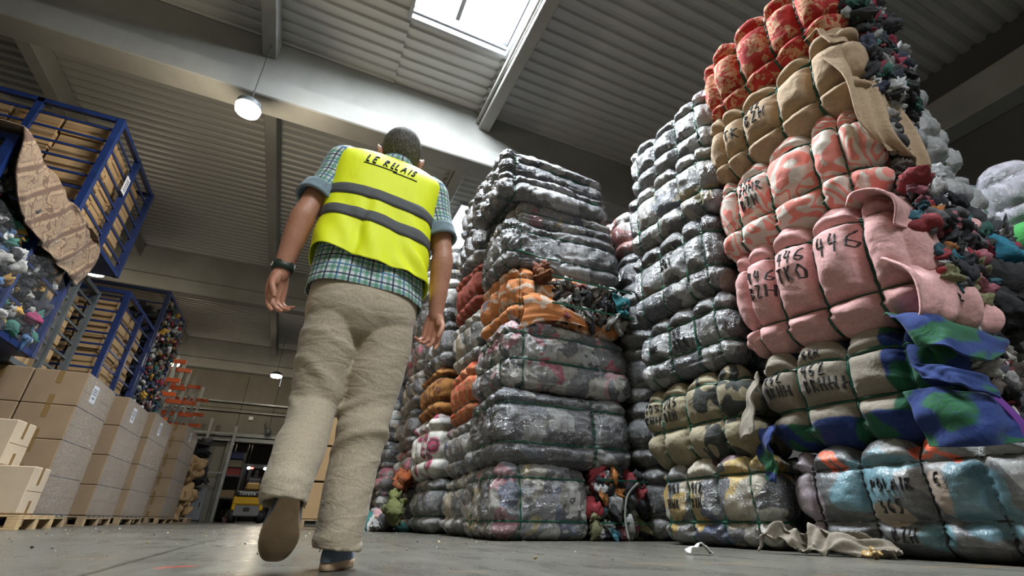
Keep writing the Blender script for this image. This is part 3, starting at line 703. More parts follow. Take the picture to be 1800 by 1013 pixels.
# cloth flaps hanging off the near ends (local: +x towards the camera side, y into the stack)
sheet('cloth_flap', [[(.36, -.34, .74), (.42, .02, .80), (.46, .18, .76)], [(.48, -.38, .68), (.56, -.05, .70), (.58, .20, .62)], [(.54, -.38, .50), (.61, -.10, .46), (.62, .19, .38)]], FAB['tan'], TNB, .016, 2, 6, (40, 34), .008, fdir=(.3, 1), loc=(0, .08, 0))
sheet('cloth_flap', [[(.48, -.42, .42), (.52, -.2, .44), (.56, -.02, .40)], [(.56, -.42, .15), (.60, -.22, .15), (.62, .0, .10)], [(.58, -.41, -.26), (.62, -.2, -.28), (.64, .03, -.26)], [(.60, -.20, -.40), (.64, -.08, -.46), (.66, .04, -.50)]], FAB['tan'], TNB, .022, 2, 5, (50, 36), .008, fdir=(.2, 1), loc=(0, .08, 0))
sheet('cloth_flap', [[(.36, -.40, .80), (.40, 0, .90), (.42, .28, .86)], [(.50, -.44, .78), (.55, 0, .86), (.57, .34, .80)], [(.60, -.42, .66), (.64, -.02, .66), (.66, .36, .70)], [(.60, -.38, .54), (.63, -.08, .52), (.64, .24, .62)]], FAB['pink'], PKB, .026, 1.6, 8, (50, 44), .014, fdir=(.25, 1), loc=(0, .08, 0))
sheet('cloth_flap', [[(.48, -.44, .34), (.56, -.2, .31), (.60, .04, .16)], [(.60, -.46, .20), (.68, -.22, .17), (.70, .05, .06)], [(.58, -.44, .02), (.66, -.22, .0), (.70, .03, -.03)], [(.50, -.40, -.05), (.56, -.22, -.06), (.62, .0, -.06)]], FAB['pink'], PKB, .018, 2.2, 9, (44, 40), .014, fdir=(.2, 1), loc=(0, .08, 0))
sheet('cloth_flap', [[(.36, -.36, .66), (.48, -.26, .66), (.56, -.12, .60), (.64, -.02, .50)], [(.46, -.47, .60), (.60, -.44, .54), (.66, -.30, .47), (.70, -.05, .44)], [(.52, -.50, .42), (.64, -.49, .38), (.69, -.40, .32), (.70, -.30, .32)]], FAB['fleece'], BL, .010, 1.5, 18, (44, 44), .012, fdir=(.4, 1), loc=(0, .08, 0))
sheet('cloth_flap', [[(.46, -.48, .34), (.60, -.49, .30), (.68, -.34, .24)], [(.50, -.50, .26), (.63, -.51, .20), (.70, -.36, .14)]], FAB['fleece'], BL, .006, 1.5, 20, (20, 30), .012, fdir=(.4, 1), loc=(0, .08, 0))
sheet('cloth_flap', [[(.38, -.47, .22), (.56, -.48, .20), (.66, -.32, .15)], [(.42, -.50, .08), (.62, -.52, .06), (.71, -.34, .04)], [(.42, -.48, -.05), (.62, -.50, -.07), (.71, -.36, -.05)]], FAB['fleece'], BL, .009, 1.5, 19, (40, 34), .012, fdir=(.3, 1), loc=(0, .08, 0))
sheet('purple_hem', [[(.658, -.322, .155), (.708, -.342, .04), (.708, -.362, -.05)], [(.675, -.295, .15), (.725, -.315, .035), (.725, -.335, -.055)]], simple('purple_trim', (.10, .02, .18), .9), BL, .004, 2, 3, (6, 30), .014, loc=(0, .08, 0))
sheet('cloth_flap', [[(-.40, -.46, .16), (-.56, -.36, .16)], [(-.42, -.48, .04), (-.58, -.40, .04)], [(-.45, -.46, -.08), (-.58, -.38, -.08)], [(-.47, -.44, -.18), (-.56, -.38, -.16)]], FAB['fleece'], BL, .015, 1.5, 4, (36, 20), .012, fdir=(1, .4), loc=(0, .08, 0))
sheet('taupe_corner', [[(-.44, -.44, .52), (-.60, -.32, .50)], [(-.50, -.47, .32), (-.66, -.36, .32)], [(-.54, -.48, .12), (-.72, -.40, .10)]], TAUPE, BL, .012, 1.6, 5, (24, 20), .008, fdir=(1, .4), loc=(0, .08, 0))
sheet('cloth_flap', [[(.38, -.36, .76), (.42, -.1, .82), (.40, .2, .82)], [(.52, -.36, .64), (.56, -.05, .72), (.54, .25, .72)], [(.56, -.24, .40), (.60, .04, .44), (.58, .3, .5)]], FAB['damask'], RDB, .02, 2, 7, (36, 34), .008, fdir=(.3, 1), loc=(0, .08, 0))
# --- second column on the right
tx = [T('441', 3.28, .37, 2.84, 0, .6, .08), T('HHR', 3.28, .26, 2.84, 0, .6, .07), T('442', 3.01, .36, 2.84, 0, .6, .08), T('BZH', 3.01, .26, 2.84, 0, .6, .07)]
bale('film-wrapped bale of printed clothes marked 442 on the floor, under the khaki bale', (xc, 2.84, 0), (1.14, D, .59), G5, (-.49, -.22, .09, .38), (0,), (-.135, .175), R90, text=tx, seed=21, step=.018, r=.14, top=.15)
bale('khaki canvas bale with black leaf print marked 505, on the printed clothes bale', (xc, 2.95, .58), (1.16, D, .68), FAB['khaki'], (-.31, -.02, .34), (0,), (-.06, .25), R90, seed=22, step=.018, r=.2, B=.07,
     text=[T('505', 3.42, 1.03, 2.95, .58, .68, .07), T('BRHHR', 3.45, .93, 2.95, .58, .68, .065), T('505', 3.20, 1.03, 2.95, .58, .68, .09), T('BZH', 3.20, .92, 2.95, .58, .68, .08)])
bale('glossy black film bale with green straps, above the khaki leaf bale', (xc, 2.92, 1.24), (1.12, D, .64), G2, (-.38, -.12, .18, .42), (0,), (-.1, .16), R90, seed=23, step=.02, tilt=.03, text=[T('44', 2.98, 1.60, 2.92, 1.24, .64, .09), T('BRO', 2.98, 1.49, 2.92, 1.24, .64, .09), T('HHC', 3.25, 1.52, 2.92, 1.24, .64, .06)])
bale('film bale of dark clothes with one yellow scrap, third from the top of its column', (xc, 2.92, 1.88), (1.14, D, .76), G1, (-.40, -.10, .22, .44), (0,), (-.13, .19), R90, seed=24, step=.02, tilt=.05, text=[T('446', 2.98, 2.38, 2.92, 1.88, .76, .1), T('B01', 2.98, 2.26, 2.92, 1.88, .76, .09)])
bale('film bale showing brown and black clothes, second from the top beside the tan bale', (xc, 2.84, 2.62), (1.18, D, .74), G3, (-.42, -.12, .2, .44), (0,), (-.13, .19), R90, seed=25, step=.02, tilt=.06)
bale('silvery black film bale, topmost beside the red damask bale', (xc, 2.72, 3.30), (1.20, D, .64), GW, (-.44, -.14, .16, .42), (0,), (-.1, .16), R90, seed=26, step=.02, tilt=.07)
# --- column behind the near ones, towards the wall (only its camera-side ends show)
GT = plastic('film_clear', [(.30, .30, .30), (.20, .20, .205), (.38, .38, .375), (.12, .12, .13), (.25, .25, .25)], 12.3, 4., .22)
T_ = [('silvery film bale low in the column right of the 462 bale', 0, .62, G4, 'dark', 34), ('torn grey film bale right of the blue fleece flap', .62, .66, G4, 'white', 60), ('bale with black jacket and white rags, right of the pink bale', 1.28, .66, G1, 'dark', 44), ('smooth grey film bale right of the pink flap', 1.94, .58, GT, None, 0), ('clear film bale right of the tan flap, third from its column top', 2.48, .5, GT, None, 0), ('clear silvery film bale under the topmost torn one', 2.94, .46, GT, None, 0), ('torn film bale topmost right of the green rags', 3.36, .36, GT, 'film', 7)]
for i, (lb, z, H, m_, rg, n_) in enumerate(T_):
    bale(lb, (xc+.70, 1.70, z), (1.24, .74, H), m_, (-.3, .1, .45), (-.12, .14), (-.1, .13) if H > .5 else (0,), R90, seed=31+i, step=.026, ragged=(0, 1, n_, .07, rg, {}) if rg else None)
# --- partly seen column at the right edge, nearer the wall
F_ = [('grey film bale at the right edge, low by the dark wall', 0, .7, G1), ('mixed film bale at the right edge, second from the floor', .7, .7, G3), ('pale film bale with pink print at the right edge, under the teal bale', 1.4, .62, G6), ('green and teal cloth bale at the right edge', 2.0, .62, GG), ('lilac grey film bale topmost at the right edge', 2.60, .72, GL)]
for i, (lb, z, H, m_) in enumerate(F_):
    bale(lb, (6.15, 1.35, z), (1.1, 1.1, H), m_, (-.2, .2), (-.25, .15), (-.14, .16), 0, seed=41+i, step=.03, r=.26, B=.07)
o = bale('bundle of green cloth on the right-edge column, bright green', (5.55, 1.20, 2.22), (.45, .5, .3), FAB['green'], (0,), (), (), 0, seed=49, r=.14, lump=.05)[0]
# --- middle column facing the camera, X 1.7..3.2, front at Y 4
xm = 2.43; L = 1.50; DM = .95; ym = 4.0+DM/2
bale('wide film bale of pale clothes on the floor, front of the middle column', (xm-.28, ym, 0), (.98, DM, .62), G3, (-.26,), (-.3, -.05, .2), (-.16, .19), seed=51, step=.018, r=.13, top=.15, wr=.010, B=.02, pinch=.018)
o = empty('loose_clothes_bale', (xm+.53, ym, 0), label='unwrapped bale of black and bright clothes beside the wide floor bale', cat='bale')
v, f, c_ = rag_mass(170, (-.30, .26, -.50, -.36, .05, .58), .055, 'colour', 5, (1, 1, 1.6)); q = mesh_obj('packed_clothes', v, f, RAG, o, col=c_); q['kind'] = 'stuff'
MB().box(-.28, .24, -.42, .44, .02, .58, .05).build('clothes_core', BLK2, o)
for z in (.14, .50): MB().box(-.30, .27, -.545, -.53, z, z+.014).build('strap', STRAP, o)
sheet('white_belt', [[(.12, -.56, .50), (.14, -.56, .49)], [(-.02, -.57, .38), (.0, -.57, .37)], [(-.07, -.57, .2), (-.05, -.57, .2)], [(-.06, -.58, .02), (-.035, -.58, .02)]], simple('grey_tape', (.28, .29, .26), .7), o, .002, 2, 3, (24, 4), .004)
bale('film bale of black clothes, second from the floor in the middle column', (xm, ym+.01, .61), (L, DM, .70), G2, (.27,), (-.3, -.05, .2), (-.16, .20), seed=52, step=.018, r=.13, wr=.012, B=.022, pinch=.02)
bale('film bale with pink and grey clothes, third from the floor in the middle column', (xm+.04, ym, 1.30), (L, DM, .70), G6, (-.55,), (-.3, -.05, .2), (-.05, .22), seed=53, step=.018, r=.14, wr=.012, B=.022, pinch=.02)
o, _ = bale('orange striped cloth bale split open on white rags, mid height of the middle column', (xm+.06, ym, 1.98), (L-.05, DM, .70), FAB['orange'], (-.62, -.40), (-.3, -.08, .16), (-.12, .20), seed=54, step=.02, r=.18, B=.05)
v, f, c_ = rag_mass(150, (-.22, .72, -.53, -.47, .10, .58), .055, 'white', 6, (.75, .7, 1.7)); q = mesh_obj('spilling_clothes', v, f, RAG, o, col=c_); q['kind'] = 'stuff'
for z in (.23, .55): MB().box(-.30, .76, -.60, -.588, z-.008, z+.008).build('strap', STRAP, o)
sheet('cloth_flap', [[(-.60, -.46, .34), (-.58, -.50, .12), (-.64, -.46, -.10)], [(-.40, -.55, .32), (-.36, -.56, .14), (-.40, -.54, .02)], [(-.16, -.58, .22), (-.14, -.58, .10), (-.16, -.57, .04)], [(.10, -.59, .10), (.10, -.59, .05), (.10, -.58, .03)]], FAB['orange'], o, .012, 2, 8, (40, 24), .008, fdir=(.3, 1))
sheet('teal_cloth', [[(.48, -.59, .50), (.72, -.58, .48)], [(.50, -.60, .36), (.70, -.60, .34)], [(.54, -.60, .24), (.64, -.60, .24)]], simple('teal_fabric', (.02, .16, .18), .8), o, .01, 1.5, 2, (14, 14), .006)
v, f, c_ = rag_mass(14, (-.44, -.30, -.52, -.44, .56, .68), .06, [(.10, .03, .02), (.2, .06, .03), (.3, .1, .02)], 16); mesh_obj('brown_lace', v, f, RAG, o, col=c_)['kind'] = 'stuff'
bale('broad film bale of grey clothes, right above the orange one', (xm+.04, ym, 2.66), (L, DM, .62), GW, (-.58,), (-.3, -.05, .2), (-.14, .16), seed=55, step=.02, r=.13, wr=.014, B=.022, pinch=.02)
bale('flat film bale of dark jackets, third from the top of the middle column', (xm+.10, ym+.02, 3.26), (L-.15, DM, .34), G3, (), (-.3, -.05, .2), (0,), seed=56, step=.02, r=.12, wr=.014, B=.03)
bale('silver film bale with folded edge, second from the top of the middle column', (xm-.06, ym-.02, 3.57), (L, DM, .36), GW, (-.56,), (-.3, -.05, .2), (.05,), seed=57, step=.02, r=.12, wr=.014, B=.03)
bale('topmost film bale of the middle column, slanting', (xm-.06, ym, 3.90), (L, DM, .40), G1, (-.56,), (-.3, -.05, .2), (.02,), seed=58, step=.02, r=.12, wr=.014, B=.03, tilt=.03)
# --- columns behind the middle one along the aisle: (x face, y centre, length, bales)
def column(xf, yc, Ln, Dp, lst, sd, step=.028, nx=4):
    z = 0
    for i, (lb, H, m_, kw) in enumerate(lst):
        xs_ = [Ln*(k/(nx+.0)-.5) for k in range(1, nx)] if 'xs' not in kw else kw['xs']
        k2 = {k: v for k, v in kw.items() if k not in ('xs', 'dx')}
        bale(lb, (xf+Dp/2+kw.get('dx', 0), yc+(i % 3-1)*.03, z), (Ln, Dp, H), m_, xs_, (-.1, .15), (-H*.2, H*.27), R90, seed=sd+i, step=step, **{'r': .17, 'B': .06, **k2}); z += H*.97
column(1.72, 5.47, .98, .95, [
 ('film bale of cream and red clothes on the floor, just left of the middle column', .62, G4, {'top': .15}), ('film bale of pale grey clothes under the orange flowered bale', .60, G3, {}), ('orange bale with red flowers, left of the middle column', .68, FAB['orange_flower'], {'B': .05}),
 ('tight grey film bale between the orange flowered and the rust bale', .70, G4, {}), ('rust red quilted bale left of the orange striped one', .74, FAB['rust'], {'B': .05, 'xs': [-.35, -.18, 0, .18, .35]}), ('black film bale above the rust quilted bale', .7, G2, {}), ('grey film bale topmost above the rust quilted bale', .68, G1, {})], 60)
column(1.66, 6.75, 1.06, .9, [
 ('dark grey film bale on the floor under the flowered bale', .66, G2, {'top': .15}), ('white bale with large pink flowers, above a dark floor bale', .80, FAB['floral'], {'B': .05, 'dx': -.03}), ('mustard brown striped blanket bale above the flowered bale', .74, FAB['mustard'], {'xs': [-.3, -.1, .1, .3], 'dx': .0}),
 ('grey film bale above the mustard bale', .72, G1, {}), ('pale film bale beside the walker\'s hand, second above the mustard bale', .72, G4, {}), ('film bale of white rags topmost of the mustard column', .66, G3, {}), ], 70)
column(1.66, 8.15, 1.1, .9, [
 ('far bale of dark film just behind the flowered column, on the floor', .6, G2, {'top': .15}), ('second bale in the far column behind the flowered bale', .62, G6, {}), ('third bale in the far column behind the mustard bale', .64, G1, {}), ('fourth bale in the far column, pale', .66, G4, {}), ('fifth bale in the far column, dark with pink scraps', .66, G6, {}), ('sixth bale in the far column, grey', .66, G1, {}), ('topmost bale of the far column, whitish', .66, G3, {})], 80, .035, 3)
column(1.55, 9.9, 1.1, .9, [
 ('bale of patterned rags on the floor at the far end of the right row', .5, G3, {'top': .15}), ('bale of purple printed rags second at the row end', .5, G6, {}), ('grey striped bale third at the row end', .55, G1, {}), ('white knotted bale fourth at the row end', .55, G4, {}), ('dark bale fifth at the row end', .6, G2, {}), ('mixed bale sixth at the row end', .6, G3, {}), ('bale seventh at the row end behind the vest', .6, G1, {}), ('topmost bale at the row end behind the vest', .6, G4, {})], 90, .04, 3)
column(2.80, 5.6, 1.1, .9, [('%s film bale of the column hidden behind the middle one' % ['lowest', 'second', 'third', 'fourth', 'topmost'][i], .66, [PK, G3, G1][i % 3], {}) for i in range(5)], 100, .045, 3)
column(3.22, 4.45, 1.1, .9, [('dark film bale in the gap between the columns, on the floor', .66, G2, {'top': .2}), ('dark bale in the gap, second from the floor', .66, G2, {}), ('dark bale in the gap, third from the floor', .66, G2, {}), ('dark bale in the gap, fourth from the floor', .66, G2, {}), ('pink and grey film bale in the gap, second from the top', .66, G1, {'dx': .1}), ('pink film bale topmost in the gap', .64, PK, {'dx': .1})], 110, .04, 3)
# the loose pile of rags at the foot of the far columns
v, f, c_ = rag_mass(110, (1.15, 1.75, 7.4, 9.8, .03, .12), .09, 'mixed', 77, (1.3, 1.3, .5)); tag(mesh_obj('rag_heap', v, f, RAG, None, col=c_), 'low heap of trodden rags along the foot of the far bales', 'rags', kind='stuff')
v, f, c_ = rag_mass(9, (1.45, 1.62, 7.2, 7.6, .08, .42), .085, [(.11, .12, .035)], 78, (.9, 1, 1.5)); tag(mesh_obj('yellow_cloth', v, f, RAG, None, col=c_), 'crumpled yellow green cloth slumped by the dark floor bale', 'cloth')
v, f, c_ = rag_mass(6, (1.60, 1.68, 7.5, 7.7, .62, .72), .09, [(.33, .08, .02)], 79); tag(mesh_obj('orange_cloth', v, f, RAG, None, col=c_), 'orange rag bulging between the bales left of the flowered one', 'cloth')
# crumpled things on the floor
o = sheet('dropped_cloth', [[(2.52, 2.20, .02), (2.56, 2.1, .10), (2.62, 2.02, .02)], [(2.62, 2.12, .16), (2.66, 2.02, .05), (2.66, 1.92, .02)], [(2.70, 2.02, .05), (2.74, 1.94, .14), (2.70, 1.84, .02)], [(2.84, 1.84, .10), (2.80, 1.78, .05), (2.74, 1.72, .02)], [(2.86, 1.64, .03), (2.82, 1.60, .05), (2.76, 1.60, .015)]], TAUPE, None, .022, 3, 12, (60, 30), .006, fdir=(1, .8))
tag(o, 'crumpled taupe cloth lying on the floor below the big right bales', 'cloth')
o = sheet('white_rag', [[(1.97, 2.14, .01), (2.0, 2.2, .012)], [(2.02, 2.10, .05), (2.06, 2.16, .05)], [(2.08, 2.08, .012), (2.11, 2.13, .01)]], WHITE, None, .006, 2, 3, (16, 12), .005)
tag(o, 'small folded white rag on the floor left of the taupe cloth', 'cloth')
v, f, c_ = rag_mass(4, (2.62, 2.72, 1.62, 1.72, .012, .03), .022, [(.45, .28, .08)], 81, (1, 1, .8)); tag(mesh_obj('yellow_paper', v, f, RAGP, None, col=c_), 'crumpled golden paper beside the taupe cloth', 'litter')
r_ = np.random.default_rng(4); n_ = 260
bx = []
v, f, c_ = rag_mass(n_, (-2.2, 2.7, 1.9, 9, .002, .006), .006, [(.5, .5, .48), (.45, .44, .42), (.1, .1, .1), (.4, .3, .15)], 82, (1.5, 1.5, .3), res=(6, 4)); tag(mesh_obj('floor_scraps', v, f, RAG, None, col=c_), 'tiny scraps of lint and paper scattered over the concrete', 'litter', kind='stuff')

v, f, c_ = rag_mass(7, (3.42, 3.75, .98, 1.04, 1.08, 1.40), .11, [(.012, .012, .014)], 301, (1, .6, 1.5)); tag(mesh_obj('black_jacket', v, f, BLK2, None), 'black jacket slumped out beside the pink bale\'s lower flap', 'jacket')
v, f, c_ = rag_mass(2, (3.68, 3.72, 1.0, 1.04, 1.60, 1.66), .10, [(.01, .14, .22)], 302, (1.2, .7, .8)); tag(mesh_obj('teal_cloth', v, f, RAG, None, col=c_), 'bright teal blue cloth sticking out above the black jacket', 'cloth')
v, f, c_ = rag_mass(2, (3.26, 3.34, 1.02, 1.06, 2.06, 2.14), .13, [(.42, .42, .43)], 303, (1.2, .6, .9)); tag(mesh_obj('plastic_bag', v, f, RAGP, None, col=c_), 'crinkled whitish plastic bag between the swirl bale and pink flap', 'bag')
# ------------------------------------------------------------------ the walking person (seen from behind)
def chain(P, R, n=18, sub=4, flat=None):
    """smooth tapered limb through points P with radii R; returns verts, faces (closed, round ends)"""
    P = np.array(P, float); R = np.array(R, float); k = len(P)
    x = np.linspace(0, k-1, (k-1)*sub+1); i = np.clip(np.floor(x).astype(int), 0, k-2); t_ = (x-i)[:, None]
    A = np.concatenate([P, R[:, None]], 1)
    A0 = A[np.clip(i-1, 0, k-1)]; A1 = A[i]; A2 = A[i+1]; A3 = A[np.clip(i+2, 0, k-1)]
    Cc = .5*((2*A1)+(A2-A0)*t_+(2*A0-5*A1+4*A2-A3)*t_**2+(3*A1-A0-3*A2+A3)*t_**3)
    C = Cc[:, :3]; r = Cc[:, 3]; d = np.gradient(C, axis=0); d /= np.linalg.norm(d, axis=1)[:, None]
    caps = np.array([.0, .5, .87]); 
    pre = [(C[0]-d[0]*r[0]*math.sqrt(1-c*c), r[0]*max(c, .02), d[0]) for c in caps]; post = [(C[-1]+d[-1]*r[-1]*math.sqrt(1-c*c), r[-1]*max(c, .02), d[-1]) for c in caps[::-1]]
    rings = pre+[(C[j], r[j], d[j]) for j in range(len(C))]+post
    V = []; u = None
    for c, rr, dd in rings:
        if u is None:
            u = np.cross(dd, [0, 0, 1.]) if abs(dd[2]) < .9 else np.cross(dd, [0, 1., 0])
        u = u-dd*(u@dd); u /= np.linalg.norm(u); v = np.cross(dd, u)
        for q in range(n):
            a = 2*PI*q/n; V.append(c+(u*math.cos(a)+v*math.sin(a))*rr)
    F = []
    for j in range(len(rings)-1):
        for q in range(n): F.append((j*n+q, j*n+(q+1) % n, (j+1)*n+(q+1) % n, (j+1)*n+q))
    F.append(tuple(range(n))[::-1]); F.append(tuple((len(rings)-1)*n+q for q in range(n)))
    return V, F
def loft(rings, n=48, noise=None, cap=True):
    """rings: (cx,cy,cz,rx,ry,rot,tiltx,power) -> closed loft"""
    V = []
    for (cx, cy, cz, rx, ry, rz, tl, pw) in rings:
        for q in range(n):
            a = 2*PI*q/n; c, s = math.cos(a), math.sin(a)
            x = rx*abs(c)**(2/pw)*(1 if c > 0 else -1); y = ry*abs(s)**(2/pw)*(1 if s > 0 else -1)
            V.append((cx+x*math.cos(rz)-y*math.sin(rz), cy+x*math.sin(rz)+y*math.cos(rz), cz+x*tl[0]+y*tl[1]))
    V = np.array(V)
    if noise is not None: V = noise(V, n, len(rings))
    F = []
    for j in range(len(rings)-1):
        for q in range(n): F.append((j*n+q, j*n+(q+1) % n, (j+1)*n+(q+1) % n, (j+1)*n+q))
    if cap: F.append(tuple(range(n))[::-1]); F.append(tuple((len(rings)-1)*n+q for q in range(n)))
    return V, F
def dense(keys, m_):
    """keys: rows of numbers; catmull-rom to m_ rows"""
    A = np.array(keys, float); k = len(A); x = np.linspace(0, k-1, m_); i = np.clip(np.floor(x).astype(int), 0, k-2); t_ = (x-i)[:, None]
    A0 = A[np.clip(i-1, 0, k-1)]; A1 = A[i]; A2 = A[i+1]; A3 = A[np.clip(i+2, 0, k-1)]
    return .5*((2*A1)+(A2-A0)*t_+(2*A0-5*A1+4*A2-A3)*t_**2+(3*A1-A0-3*A2+A3)*t_**3)
def fuse(name, mb, voxel, mat, parent, smooth=4):
    o = mesh_obj(name, mb.V, mb.F, mat, None)
    r = o.modifiers.new('r', 'REMESH'); r.mode = 'VOXEL'; r.voxel_size = voxel; r.use_smooth_shade = True
    s = o.modifiers.new('s', 'SMOOTH'); s.iterations = smooth; s.factor = .5
    dg = bpy.context.evaluated_depsgraph_get(); dg.update()
    me = bpy.data.meshes.new_from_object(o.evaluated_get(dg)); me.name = name
    bpy.data.objects.remove(o)
    q = bpy.data.objects.new(name, me); me.polygons.foreach_set('use_smooth', np.ones(len(me.polygons), dtype=bool))
    me.materials.clear(); me.materials.append(mat)
    return link(q, parent)
t = NT('skin')
f1 = t.noise(14, detail=4).outputs[0]; f2 = t.noise(90, detail=3).outputs[0]
c = t.mix(t.ramp(f1, [(.3, 0), (.7, 1)]), (.40, .175, .11), (.50, .24, .15)); c = t.mix(t.ramp(f2, [(.35, .25), (.6, 0)]), c, (.30, .11, .07))
t.set(Base_Color=c, Roughness=.5, Subsurface_Weight=.08, Subsurface_Radius=(.3, .1, .05), Subsurface_Scale=.03, Normal=t.bump(f2, .25, .003)); SKIN = t.m
man = empty('person', (.16, 1.70, 0), label='man walking away in yellow safety vest, plaid shirt and beige trousers', cat='person')
MO = np.array([.16, 1.70, 0])
body = MB()
def add(V, F): body.add(np.asarray(V)-MO, F)
# pelvis, torso, neck
add(*chain([(.145, 1.72, .86), (.145, 1.72, 1.02), (.15, 1.72, 1.22), (.155, 1.73, 1.40)], [.125, .12, .125, .12]))
add(*chain([(.00, 1.71, 1.475), (.155, 1.72, 1.475), (.32, 1.71, 1.45)], [.058, .09, .058]))
add(*chain([(.165, 1.74, 1.46), (.18, 1.75, 1.56), (.19, 1.765, 1.62)], [.064, .055, .054]))
# legs (mostly inside the trousers)
LH, LK, LA = (.055, 1.72, .90), (.045, 1.75, .47), (.02, 1.515, .235)
RH, RK, RA = (.235, 1.72, .90), (.225, 1.74, .48), (.19, 1.745, .10)
add(*chain([LH, LK, (.035, 1.63, .35), LA], [.088, .058, .052, .038])); add(*chain([RH, RK, (.21, 1.74, .3), RA], [.088, .058, .05, .038]))
add(*chain([LA, (.020, 1.56, .175)], [.036, .03])); add(*chain([RA, (.215, 1.86, .05)], [.036, .03]))
# arms
LS, LE, LW = (-.030, 1.71, 1.485), (-.122, 1.66, 1.200), (-.160, 1.695, .915)
RS, RE, RW = (.345, 1.71, 1.455), (.418, 1.68, 1.160), (.424, 1.71, .870)
add(*chain([LS, ((LS[0]+LE[0])/2-.01, 1.685, 1.34), LE, ((LE[0]*.7+LW[0]*.3)-.004, 1.665, 1.13), LW], [.062, .053, .043, .046, .0285]))
add(*chain([RS, ((RS[0]+RE[0])/2+.01, 1.69, 1.31), RE, ((RE[0]*.7+RW[0]*.3)+.002, 1.68, 1.09), RW], [.062, .053, .043, .046, .0285]))
def hand(W, dirv, palm, side, curl=1.):
    """W wrist, dirv towards the fingers, palm = palm normal, side = +1 when the thumb is on dirv x palm side"""
    d = Vector(dirv).normalized(); p = Vector(palm); p = (p-d*p.dot(d)).normalized(); s = d.cross(p)*side   # s towards the thumb
    W = Vector(W); o = lambda a, b, c: tuple(W+d*a+s*b+p*c)
    # palm as fused rays
    for b in (-.030, -.010, .010, .029):
        add(*chain([o(.0, b*.55, 0), o(.045, b*.95, -.002), o(.088, b, 0)], [.020, .0165, .0130], 12, 3))
    add(*chain([o(.01, .022, .008), o(.04, .030, .014)], [.018, .016], 12, 3))
    for b, L, r, ck in ((.029, .076, .0090, .7), (.010, .084, .0092, .95), (-.010, .078, .0088, 1.2), (-.030, .062, .0078, 1.5)):
        a = .18*ck; pts = [(.086, 0)]; x, y = .086, 0.
        for seg, da in ((.42, .45*curl*ck), (.33, .65*curl*ck), (.25, .5*curl*ck)):
            a += da; x += L*seg*math.cos(a); y += L*seg*math.sin(a); pts.append((x, y))
        add(*chain([o(px, b*(1.12+.10*i_), py) for i_, (px, py) in enumerate(pts)], [r*1.0, r*.98, r*.92, r*.76], 12, 3))
    add(*chain([o(.022, .030, .010), o(.052, .048, .024), o(.080, .050, .036), o(.102, .046, .042)], [.015, .0115, .0105, .0085], 12, 3))
hand(LW, (.03, .02, -1), (.75, -.65, 0), 1, .62)
hand(RW, (-.10, .0, -1), (-.60, -.80, .0), -1, .62)
# head: skull, jaw, ears, nose
HC = Vector((.196, 1.762, 1.668)); HR = Euler((-.22, -.05, .12)).to_matrix()*1.17
def hp(x, y, z): return HC+HR@Vector((x, y, z))
def hs(c, r, rr=None):
    m2 = MB().sphere(hp(*c), r, 28, 20, HR if rr is None else HR@Euler(rr).to_matrix()); body.add(np.array(m2.V)-MO, m2.F)
hs((0, -.012, .020), (.0745, .094, .092)); hs((0, .030, -.035), (.060, .068, .070)); hs((0, .062, -.082), (.030, .024, .022)); hs((0, .02, -.06), (.056, .055, .045))
hs((0, .100, -.012), (.012, .016, .022)); hs((0, .085, .030), (.05, .014, .014))
hs((0, .090, -.052), (.024, .010, .008))
for sx in (-1, 1):
    hs((sx*.078, .0, -.018), (.010, .020, .033), (.2, 0, sx*.35)); hs((sx*.088, -.006, -.006), (.005, .017, .024), (.2, 0, sx*.5))
    hs((sx*.030, .084, .012), (.014, .010, .010))
BODY = fuse('body', body, .0040, SKIN, man, 3)
# hair cap, close cropped, greying
t = NT('short_grey_hair'); f = t.noise(150, t.co((1, 1, .35)), detail=3).outputs[0]
t.set(Base_Color=t.mix(t.ramp(f, [(.35, 0), (.65, 1)]), (.035, .028, .024), (.15, .135, .12)), Roughness=.75, Normal=t.bump(f, .8, .006)); HAIR = t.m
V = []; n1 = Noise(3, 60)
m2 = MB().sphere((0, 0, 0), 1, 60, 44); P = np.array(m2.V)
d = P.copy(); q = d*np.array([.0785, .0985, .098])+np.array([0, -.012, .022])
q = q*(1+.006*n1(q)[:, None])
# pull the lower back in to the nape and keep the face free
low = q[:, 2] < -.030; q[low, 1] = q[low, 1]*.97; q[low, 0] *= .97; zl = q[:, 2] < -.080; q[zl, 2] = -.080+(q[zl, 2]+.080)*.1; fl = (q[:, 2] < -.02) & (q[:, 1] > .0); q[fl] *= np.array([.8, .7, .8])
face = (q[:, 1] > .045) & (q[:, 2] < .055); q[face] *= np.array([.86, .80, 1])
V = (np.array(HR)@q.T).T+np.array(HC)-MO
mesh_obj('hair', V, m2.F, HAIR, man)
# ---- shirt
def xyz2(t): return t.n('SeparateXYZ', {0: t.n('TexCoord').outputs['UV']}).outputs
def c_plaid(t):
    X = xyz2(t)
    def st(s, f, a, b, ph=0.): return t.ramp(t.math('FRACT', t.math('ADD', t.math('MULTIPLY', s, f), ph)), [(0, 0), (a-.02, 0), (a, 1), (b, 1), (b+.02, 0)])
    c = (.60, .64, .64)
    F = 1/.040
    for s in (X[0], X[1]):
        c = t.mix(t.math('MULTIPLY', st(s, F, .10, .38), .68), c, (.04, .24, .14))
    for s in (X[0], X[1]):
        c = t.mix(t.math('MULTIPLY', st(s, F, .60, .74, .0), .92), c, (.010, .014, .05))
        c = t.mix(t.math('MULTIPLY', st(s, F/2, .02, .07, .2), .6), c, (.10, .30, .50))
    return c
PLAID = fabric('plaid_cotton', c_plaid, fold=.25, nap=700, rough=.85); CUFF = fabric('grey_blue_cuff', (.20, .27, .31), fold=.3)
